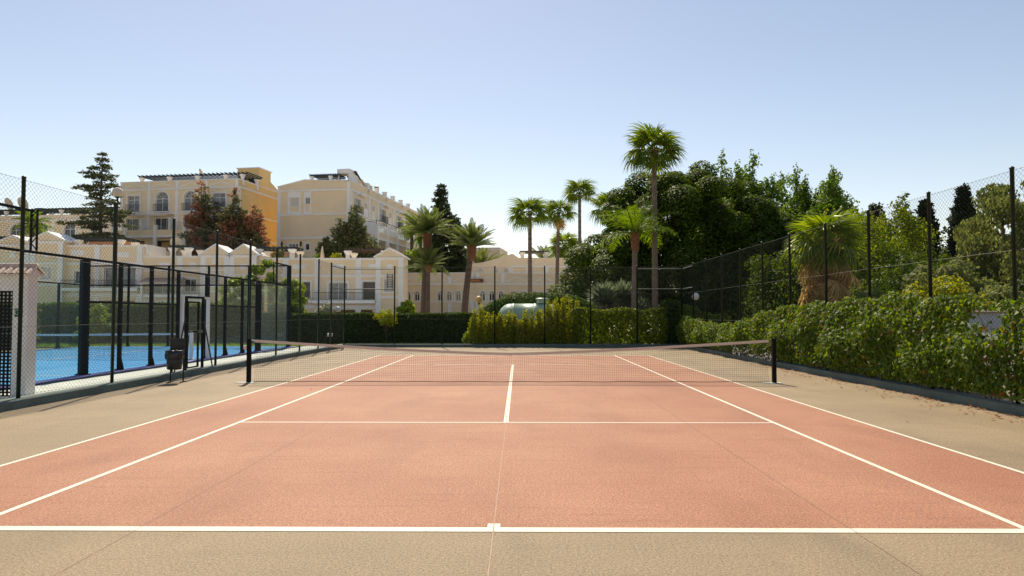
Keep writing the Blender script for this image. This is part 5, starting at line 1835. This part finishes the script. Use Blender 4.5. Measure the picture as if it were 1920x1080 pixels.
palm('date_palm', 'short date palm growing against the taller date palm trunk', -8.85, 71.0, 6.6, 'date', 2.4, 36, 521, None, 0.24, 0.18, (0.05, 0), -30, 87, boots=0.6, bark='palmbark_dark')
palm('date_palm', 'leaning date palm with curved trunk before the arched wall', -5.3, 72.0, 8.6, 'date', 2.9, 56, 523, None, 0.38, 0.28, (0.75, 0), 4, 87, boots=1.4, bark='palmbark_dark')
palm('date_palm', 'slim yellowish palm on the side terrace of the plain-ended block', -15.6, 105.0, 14.7, 'lime', 2.4, 30, 525, None, 0.28, 0.22, (0, 0), -55, 87, boots=1.2, base=8.0)
palm('date_palm', 'smaller palm beside the yellowish terrace palm', -14.3, 105.5, 13.2, 'lime', 2.0, 24, 527, None, 0.24, 0.2, (0, 0), -50, 87, base=8.0)
palm('queen_palm', 'bright feathery queen palm with peeling brown crownshaft before the ficus', 7.05, 42.5, 6.5, 'queen', 3.0, 18, 529, None, 0.19, 0.15, (0.1, 0), 8, 84, boots=1.0)
palm('skirted_palm', 'squat fan palm with thick brown skirt of dead fronds behind the fence', 11.05, 25.2, 4.25, 'fanpale', 0.80, 34, 531, None, 0.33, 0.3, (0, 0), -45, 86, dry=95, dry_range=(-84, -38), boots=2.0)
palm('fan_palm', 'leafy palm glimpsed above the fence at the end of the terrace', -58.0, 84.5, 12.6, 'lime', 2.4, 30, 533, None, 0.3, 0.25, (0, 0), -50, 86)

def yucca(label, x, y, z, r, seed, n=420, stems=3):
    rng = np.random.default_rng(seed)
    root = thing('yucca', label, 'yucca', (x, y, hz(x, y) - 0.03), 0, 'yuccas before the ficus')
    mb = MB()
    heads = []
    for k in range(stems):
        p = (rng.uniform(-0.7, 0.7), rng.uniform(-0.4, 0.4), z - rng.uniform(0, 0.9))
        limb_tube(mb, (p[0] * 0.2, p[1] * 0.2, -0.1), p, 0.12, 0.08, rng)
        heads.append(p)
    mb.build('trunk', 'palmbark', root, True)
    for p in heads:
        d = rand_dirs(n, rng)
        d[:, 2] = np.where(d[:, 2] < -0.5, -d[:, 2], d[:, 2]) + 0.15
        d = unit(d)
        P = np.array(p) + d * 0.06
        V = leaf_verts(P, d, np.tile([0, 0, 1.0], (n, 1)) + rand_dirs(n, rng) * 0.3, r * rng.uniform(0.8, 1.1, n), 'blade')
        mesh_np('leaf_rosette', V, 4, 'yucca', root)
    return root
yucca('grey-green spiky yucca clump nearest the edge of the ficus', 5.15, 45.2, 3.1, 1.1, 541, 190)
yucca('grey-green spiky yucca clump beside the queen palm trunk', 6.75, 45.4, 3.25, 1.15, 543, 190)
yucca('low spiky yucca clump between the queen palm and tall fan palm', 8.3, 45.0, 2.3, 0.95, 545, 170, 2)

# ---- clipped hedges
def box_hedge(label, x0, x1, y0, y1, h, leaf, seed, n, size=0.09, name='clipped_hedge', top_wob=0.04):
    """clipped hedge: leaf skin on all faces over a solid near-black core"""
    rng = np.random.default_rng(seed)
    cx, cy = (x0 + x1) / 2, (y0 + y1) / 2
    root = thing(name, label, 'hedge', (cx, cy, hz(cx, cy)), 0)
    hx, hy = (x1 - x0) / 2, (y1 - y0) / 2
    A = np.array([2 * hx * h, 2 * hx * 2 * hy * 1.6, 2 * hy * h, 2 * hy * h, 2 * hx * h * 0.4])
    which = rng.choice(5, n, p=A / A.sum())
    a, b_ = rng.uniform(-1, 1, n), rng.uniform(0, 1, n)
    P = np.zeros((n, 3)); N_ = np.zeros((n, 3))
    jit = rng.normal(size=n) * 0.035
    m = which == 0; P[m] = np.c_[a[m] * hx, np.full(m.sum(), -hy), b_[m] * h]; N_[m] = (0, -1, 0)
    m = which == 1; P[m] = np.c_[a[m] * hx, (b_[m] * 2 - 1) * hy, np.full(m.sum(), h)]; N_[m] = (0, 0, 1)
    m = which == 2; P[m] = np.c_[np.full(m.sum(), -hx), a[m] * hy, b_[m] * h]; N_[m] = (-1, 0, 0)
    m = which == 3; P[m] = np.c_[np.full(m.sum(), hx), a[m] * hy, b_[m] * h]; N_[m] = (1, 0, 0)
    m = which == 4; P[m] = np.c_[a[m] * hx, np.full(m.sum(), hy), b_[m] * h]; N_[m] = (0, 1, 0)
    P += N_ * (jit + top_wob * np.sin(P[:, 0] * 1.7 + seed) * np.cos(P[:, 0] * 0.6))[:, None]
    nn = unit(N_ + rng.normal(size=(n, 3)) * 0.55)
    g = unit(np.cross(nn, rand_dirs(n, rng)) + np.array([0, 0, 0.5]))
    mesh_np('foliage', leaf_verts(P, g, nn, size * rng.uniform(0.7, 1.4, n)), 4, leaf, root)
    mb = MB()
    mb.box(-hx + 0.08, hx - 0.08, -hy + 0.08, hy - 0.08, 0.02, h - 0.09)
    mb.build('dark_core', 'hedgecore', root)
    return root
M['hedgecore'] = mat('dark_hedge_core', (0.012, 0.018, 0.008), 0.95, 0.3, 8)  # near-black colour of the solid core inside the hedges
box_hedge('long dark clipped hedge behind the far fence', -12.3, -2.2, 39.0, 40.3, 1.66, 'leaf_hedge', 601, 34000, 0.10)
box_hedge('tall clipped hedge behind the glass end of the padel court', -30.5, -12.5, 40.6, 42.0, 2.25, 'leaf_mound', 603, 26000, 0.12)
box_hedge('clipped hedge running along the side of the padel court away from the tennis court', -25.6, -24.4, 6.0, 36.5, 2.2, 'leaf_mound', 607, 26000, 0.13)
box_hedge('clipped upright hedge block between creepers at the fence corner', 7.7, 8.5, 36.85, 37.7, 2.3, 'leaf_hedge', 605, 5000, 0.09)
# domed hedge
rg = np.random.default_rng(610)
dm = thing('domed_hedge', 'low domed clipped hedge behind the green tank', 'hedge', (1.5, 42.3, hz(1.5, 42.3)), 0)
n = 26000
d = rand_dirs(n, rg)
d[:, 2] = np.abs(d[:, 2])
P = d / ((np.abs(d) ** 2.6).sum(axis=1) ** (1 / 2.6))[:, None] * np.array([4.0, 1.35, 2.95])
P *= (1 + rg.normal(size=n) * 0.008)[:, None]
nn = unit(d / np.array([4.0, 1.35, 2.95]) + rg.normal(size=(n, 3)) * 0.14)
mesh_np('foliage', leaf_verts(P, np.cross(nn, rand_dirs(n, rg)), nn, 0.11 * rg.uniform(0.7, 1.3, n)), 4, 'leaf_mound', dm)
mb = MB()
mb.lathe([(0.95 * max(0.02, math.cos(R(a))) ** 0.77, 0.95 * math.sin(R(a)) ** 0.77) for a in range(0, 91, 6)], 28)
mb.v = [(x * 4.0, y * 1.35, z * 2.95) for x, y, z in mb.v]
mb.build('dark_core', 'hedgecore', dm, True)  # solid near-black dome just under the leaf skin

# ---- ivy on the side fence
def creeper(label, name, Pf, L, top, n, size, leaf, seed, thick=0.32, hole=None, hang=0.05, face=(-1, 0, 0), group=None, stems=60, spread=0.25):
    """Pf(s, d, z): s along the fence, d towards the court"""
    rng = np.random.default_rng(seed)
    o = Pf(0, 0, 0)
    root = thing(name, label, 'ivy hedge' if 'ivy' in label else 'creeper', (o[0], o[1], 0.0), 0, group)
    s = rng.uniform(0, L, n)
    tz = np.array([top(v) for v in s])
    u = rng.uniform(0, 1, n)
    z = 0.02 + hang + (tz - hang) * u
    lump = 0.5 + 0.5 * np.sin(s * 2.3 + 1.3 * np.sin(z * 2.1 + seed)) * np.cos(s * 0.9 - z * 2.7)
    bulge = thick * (0.35 + 0.65 * lump) * np.sin(np.pi * np.clip(0.16 + 0.8 * u, 0, 1))
    dd = bulge * np.where(rng.uniform(size=n) < 0.7, 1.0, rng.uniform(-0.7, 0.9, n)) + rng.normal(size=n) * 0.045
    gap = np.sin(s * 3.1 + 4 * np.sin(z * 1.7)) * np.sin(z * 4.3 + 2 * np.sin(s * 1.1)) + rng.normal(size=n) * 0.35
    keep = gap > -0.95
    if hole: keep &= ~np.array([hole(a, b_) for a, b_ in zip(s, z)])
    s, dd, z = s[keep], dd[keep], z[keep]
    n = len(s)
    P = np.array([Pf(a, b_, c) for a, b_, c in zip(s, dd, z)]) - np.array([o[0], o[1], 0])
    nn = unit(np.array(face) * 0.8 + np.array([0, 0, 0.55]) + rng.normal(size=(n, 3)) * 0.5)
    g = np.array([0, 0, -0.9]) + np.array(face) * 0.35 + rng.normal(size=(n, 3)) * 0.55
    mesh_np('foliage', leaf_verts(P, g, nn, size * rng.uniform(0.6, 1.35, n), 'ivy'), 6, leaf, root)
    mb = MB()
    for k in range(stems):
        a = rng.uniform(0.1, L - 0.1)
        pts = []
        zt = top(a) * rng.uniform(0.6, 1.0)
        for t in np.linspace(0, 1, 7):
            q = Pf(min(L, max(0, a + spread * math.sin(t * 4 + k) * t)), 0.05 * math.sin(k + t * 5), 0.12 + t * (zt - 0.1))
            pts.append((q[0] - o[0], q[1] - o[1], q[2]))
        mb.tube(pts, [0.014 - 0.008 * t for t in np.linspace(0, 1, 7)], 4)
    mb.build('stems', 'bark', root, False, 'stuff')
    return root
def ivy_top(s):
    y = 9.2 + s
    b0 = np.interp(y, [9, 11.5, 12.6, 13.6, 16, 19, 22, 24.5, 26.5, 29, 33, 36], [1.9, 1.95, 1.9, 2.0, 2.1, 2.0, 1.92, 1.72, 1.45, 1.25, 1.4, 1.6])
    return b0 + 0.05 * math.sin(y * 2.9) + 0.04 * math.sin(y * 6.7 + 1)
def ivy_hole(s, z):
    y = 9.2 + s
    return (12.15 < y < 13.15 and 1.42 + 0.1 * math.sin(y * 9) < z < 1.76) or (12.2 < y < 12.7 and 1.25 < z < 1.5 and rnd.random() < 0.8)
creeper('thick ivy hedge with glossy leaves swallowing the fence and hanging over the kerb', 'ivy_hedge', lambda s, d, z: (XR - d, 9.2 + s, z), 27.0, ivy_top, 64000, 0.075, 'leaf_ivy', 701, 0.36, ivy_hole, hang=0.26, stems=120)
creeper('leafy creeper covering the foot of the far fence beside the clipped block', 'fence_creeper', lambda s, d, z: (2.9 + s, YF + 0.32 - d, z), 4.9, lambda s: 1.98 + 0.07 * math.sin(s * 3), 9000, 0.10, 'leaf_ivyfar', 703, 0.25, face=(0, -1, 0), stems=24)
creeper('pale leafy creeper wrapped round the fence corner', 'fence_creeper', lambda s, d, z: (8.45 + s, YF + 0.55 - d, z), 2.6, lambda s: 2.2 - 0.25 * s + 0.1 * math.sin(s * 3), 4500, 0.12, 'leaf_ivyfar', 705, 0.25, face=(0, -1, 0), stems=14)
bb = thing('garden_backing_hedge', 'dark hedge growing close behind the ivy-covered fence', 'hedge', (9.55, 24.5, 0))
rg = np.random.default_rng(707)
n = 16000
P = np.c_[rg.uniform(-0.45, 0.5, n), rg.uniform(-9.5, 12.2, n), rg.uniform(0.05, 1.25, n)]
nn = unit(rg.normal(size=(n, 3)) + np.array([-0.6, 0, 0.5]))
mesh_np('foliage', leaf_verts(P, np.cross(nn, rand_dirs(n, rg)), nn, 0.13 * rg.uniform(0.7, 1.3, n)), 4, 'leaf_hedge', bb)
mb = MB()
for k in range(30):
    limb_tube(mb, (rg.uniform(-0.3, 0.3), -9.2 + k * 0.72, -0.03), (rg.uniform(-0.4, 0.4), -9.2 + k * 0.72 + rg.uniform(-0.3, 0.3), 1.1), 0.025, 0.008, rg)
mb.build('stems', 'bark', bb, False, 'stuff')

# ---- upright yellow-green shrubs along the far fence
G4 = 'upright shrubs along the far fence'
rg = np.random.default_rng(720)
names = ['beside the end of the dark hedge', 'below the amber globe lamp', 'before the rounded end of the green tank', 'before the middle of the green tank', 'before the tank hatch', 'next to the leafy creeper']
hs = [2.0, 1.8, 1.68, 1.85, 2.3, 2.5]
for k in range(6):
    x = -1.75 + k * 0.88
    lobes = []
    for j in range(17):
        ox, oy = rg.uniform(-0.62, 0.62), rg.uniform(-0.3, 0.3)
        hh = hs[k] * rg.uniform(0.5, 1.06)
        for q in range(6):
            lobes.append((ox, oy, 0.12 + hh * (q + 0.5) / 6, 0.20 - 0.017 * q, 0.20 - 0.017 * q, 0.24))
    broad_tree('upright_shrub', 'yellow-green upright shrub ' + names[k], 'shrub', x, 37.35, lobes, 7500, 0.09, 'leaf_yellow', 721 + k, 0.03, G4, 0.1, -0.9, 0.1, cut=0, limbs=12)
shrub('small_shrub', 'little bright-leaved sapling at the end of the dark hedge', -2.55, 37.6, [(0, 0, 0.45, 0.2, 0.2, 0.42)], 500, 0.09, 'leaf_lime', 731, r=0.12, nl=8)
# ---- lime shrubs behind the padel court
for k, (x, y, h, w, wh) in enumerate(((-17.0, 43.2, 4.1, 1.0, 'lowest of those topping the padel mesh'), (-15.3, 43.0, 5.0, 1.0, 'tallest of those topping the padel mesh'), (-13.7, 43.4, 4.1, 0.9, 'beside the far glass corner of the padel court'))):
    shrub('lime_shrub', 'lime-green leafy shrub ' + wh, x, y, [(0, 0, h * 0.62, w, w, h * 0.42)], 4200, 0.17, 'leaf_lime', 741 + k, 'lime shrubs behind the padel court', r=0.34, nl=18)
shrub('garden_shrub', 'bright feathery bush standing behind the padel glass end wall', -23.2, 39.2, [(0, 0, 1.15, 1.0, 0.8, 1.1)], 4500, 0.12, 'leaf_lime', 745, r=0.28)
shrub('garden_shrub', 'silver-leaved bush peeping over the dark hedge', -12.4, 46, [(0, 0, 1.4, 0.85, 0.6, 1.1)], 2500, 0.13, 'leaf_silver', 747, r=0.3)
shrub('garden_shrub', 'spiky green plant before the white row house pier', -11.5, 74.5, [(0, 0, 1.0, 0.7, 0.6, 0.9)], 900, 0.35, 'leaf_lime', 749, r=0.35, nl=8)
shrub('garden_shrub', 'rounded olive hedge plant at the end of the dark hedge', -2.9, 41.2, [(0, 0, 0.95, 0.9, 0.7, 0.9)], 4000, 0.1, 'leaf_mound', 751, r=0.35)
shrub('garden_shrub', 'lime-green leaves rising between gabled bay and tall date palm', -14.3, 97.5, [(0, 0, 6.6, 1.7, 1.2, 3.4)], 5000, 0.32, 'leaf_lime', 753, r=0.7)
shrub('garden_shrub', 'dark leaves behind the parapet of the arched wing', -8.8, 97.0, [(0, 0, 4.5, 3.4, 1.0, 3.4)], 6000, 0.3, 'leaf_hedge', 757, r=0.8)
shrub('garden_shrub', 'scrubby bush before the arched restaurant windows', -0.6, 80, [(0, 0, 1.6, 1.0, 0.8, 1.5)], 900, 0.25, 'leaf_olive', 759, r=0.5, nl=8)
# small round standard tree by the far fence
rg = np.random.default_rng(760)
sl = lobes_on([(0, 0, 1.62, 0.48, 0.45, 0.40)], 10, 0.24, rg)
broad_tree('standard_tree', 'small round-headed tree on a thin stem before the dark hedge', 'tree', -6.9, 38.2, sl, 1500, 0.085, 'leaf_yellow', 761, 0.025, lo=0.2, cut=0)
for k, (u, v, zz) in enumerate(((-27.0, 80.3, 7.2), (-22.4, 80.2, 6.82), (-20.4, 80.0, 6.82))):
    rgk = np.random.default_rng(770 + k)
    pr2 = thing('potted_plant', ['leafy potted plant by the terracotta roof beam', 'bushy potted plant beside the closed parasol', 'yellow-leaved potted plant on the parapet'][k], 'potted plant', (u, v, zz))
    mb = MB()
    mb.lathe([(0.2, 0.0), (0.3, 0.5), (0.33, 0.5), (0.33, 0.56), (0.26, 0.56)], 12)
    mb.build('pot', 'terracotta', pr2, True)
    V = shell_leaves([(0, 0, 1.15, 0.75, 0.5, 0.55), (0.3, 0, 1.4, 0.4, 0.4, 0.5)], 500, 0.2, rgk, lo=0.2, cut=0)
    mesh_np('foliage', V, 4, ['leaf_olive', 'leaf_poplar', 'leaf_yellow'][k], pr2)

# ---- lawn strip between the far fence and the hedge
sheet('lawn', -13.5, 2.4, YF + 0.16, 39.0, 0.02, 'lawnbase', None, 'structure')
rg = np.random.default_rng(780)
n = 22000
P = np.c_[rg.uniform(-13.4, 2.3, n), rg.uniform(YF + 0.25, 38.9, n), np.full(n, 0.02)]
D = np.array([0, 0, 1.0]) + rg.normal(size=(n, 3)) * 0.35
mesh_np('grass', leaf_verts(P, D, rand_dirs(n, rg), 0.10 * rg.uniform(0.6, 1.3, n), 'blade'), 4, 'lawn', None, 'stuff')
sheet('lawn', -34, -10.8, 36.0, 40.5, 0.022, 'lawnbase', None, 'structure')
n = 16000
P = np.c_[rg.uniform(-33, -11, n), rg.uniform(36.0, 40.4, n), np.full(n, 0.022)]
D = np.array([0, 0, 1.0]) + rg.normal(size=(n, 3)) * 0.35
mesh_np('grass', leaf_verts(P, D, rand_dirs(n, rg), 0.12 * rg.uniform(0.6, 1.3, n), 'blade'), 4, 'lawn', None, 'stuff')

# ---- green tank
tk = thing('storage_tank', 'green cylindrical tank lying behind the upright shrubs', 'tank', (-0.95, 39.7, 0))
mb = MB(lambda x, y, z: (z, y * 0.9, x * 0.9 + 1.42))
prof = [(0.0, 0.0), (0.35, 0.04), (0.65, 0.16), (0.86, 0.36), (0.95, 0.6), (0.96, 0.8), (0.985, 0.82), (0.985, 0.9), (0.96, 0.92), (0.96, 2.0), (0.985, 2.02), (0.985, 2.1), (0.96, 2.12), (0.96, 2.9), (0.86, 3.2), (0.5, 3.42), (0.0, 3.5)]
mb.lathe(prof, 40)
mb.build('shell', 'tank', tk, True)
mb = MB()
mb.lathe([(0.30, 2.30), (0.30, 2.50), (0.36, 2.50), (0.36, 2.56), (0.30, 2.59)], 20, (2.45, 0, 0))
mb.build('hatch', 'tank', tk)
for x in (0.9, 2.6):
    mb = MB()
    mb.box(x - 0.15, x + 0.15, -0.7, 0.7, -0.05, 0.62)
    mb.build('saddle', 'path', tk)

# ---- lamps
def globe_lamp(label, x, y, zc, r, m, group='globe garden lamps', post_r=0.035):
    zb = hz(x, y)
    o = thing('globe_lamp', label, 'garden lamp', (x, y, zb), 0, group)
    mb = MB()
    mb.lathe([(0.09, -0.03), (0.09, 0.05), (post_r, 0.09), (post_r, zc - zb - r - 0.06), (post_r * 2.2, zc - zb - r - 0.02), (post_r * 2.2, zc - zb - r + 0.03)], 10)
    mb.build('post', 'greenpost', o, True)
    mb = MB()
    mb.lathe([(r * math.sin(R(a)) + 0.001, -r * math.cos(R(a))) for a in range(8, 181, 12)], 22, (0, 0, zc - zb))
    mb.build('globe', m, o, True)
    return o
globe_lamp('white globe lamp rising over the long dark hedge', -10.3, 41.4, 1.98, 0.17, 'lampglass')
globe_lamp('amber globe lamp beside the domed hedge', -2.2, 43.0, 2.57, 0.22, 'amber')
globe_lamp('white globe lamp at the creeper-covered fence corner', 9.85, 39.0, 2.66, 0.20, 'lampglass')
globe_lamp('tall globe lamp beside the cedar above the padel wall', -24.0, 42.6, 9.05, 0.30, 'parasol', post_r=0.06)
for k, x in enumerate((-9.95, -9.78)):
    o = thing('bollard_light', 'short dark bollard light on the lawn, ' + ('the one nearer the padel court' if k == 0 else 'the one nearer the round-headed tree'), 'bollard light', (x, 38.0 + 0.1 * k, 0.0), 0, 'pair of bollard lights')
    mb = MB()
    mb.lathe([(0.055, -0.02), (0.055, 0.5), (0.05, 0.5)], 10)
    mb.build('post', 'black', o, True)
    mb = MB()
    mb.lathe([(0.045, 0.5), (0.045, 0.62), (0.06, 0.62), (0.06, 0.66), (0.03, 0.68)], 10)
    mb.build('lamp_head', 'lampglass', o, True)

# ---- white garden wall seen through the ivy
ww = thing('garden_wall', 'low white garden wall glimpsed through the gap in the ivy', 'wall', (11.0, 16.0, 0))
mb = MB()
mb.box(-0.12, 0.12, -5, 1.2, -0.2, 1.72)
mb.build('wall', 'white', ww)
mb = MB()
mb.box(-0.2, 0.2, -5.05, 1.25, 1.722, 1.79)
mb.build('coping', 'tile', ww)

# ---- white flowers at the foot of the ivy, fallen leaves, path dirt
rg = np.random.default_rng(790)
n = 260
P = np.c_[rg.uniform(8.2, 8.45, n), rg.uniform(22.8, 27.2, n), rg.uniform(0.2, 0.5, n)]
fo = mesh_np('white_flowers', leaf_verts(P, rand_dirs(n, rg), rand_dirs(n, rg), 0.07), 4, 'flower', None, 'stuff')
n = 420
yy = rg.uniform(6.5, 24, n)
xx = XR - 0.16 - np.abs(rg.normal(size=n)) * 0.38
P = np.c_[xx, yy, np.full(n, 0.012)]
n2 = 26
P = np.r_[P, np.c_[rg.uniform(-8.4, 8, n2), rg.uniform(5, 35, n2), np.full(n2, 0.016)]]
n = len(P)
D = rand_dirs(n, rg) * np.array([1, 1, 0.25])
D[:, 2] = np.abs(D[:, 2])
mesh_np('fallen_leaves', leaf_verts(P, D, np.tile([0, 0, 1.0], (n, 1)) + rand_dirs(n, rg) * 0.3, np.where(np.arange(n) < 420, 0.055, 0.035) * rg.uniform(0.5, 1.5, n), 'ivy'), 6, 'litter', None, 'stuff')
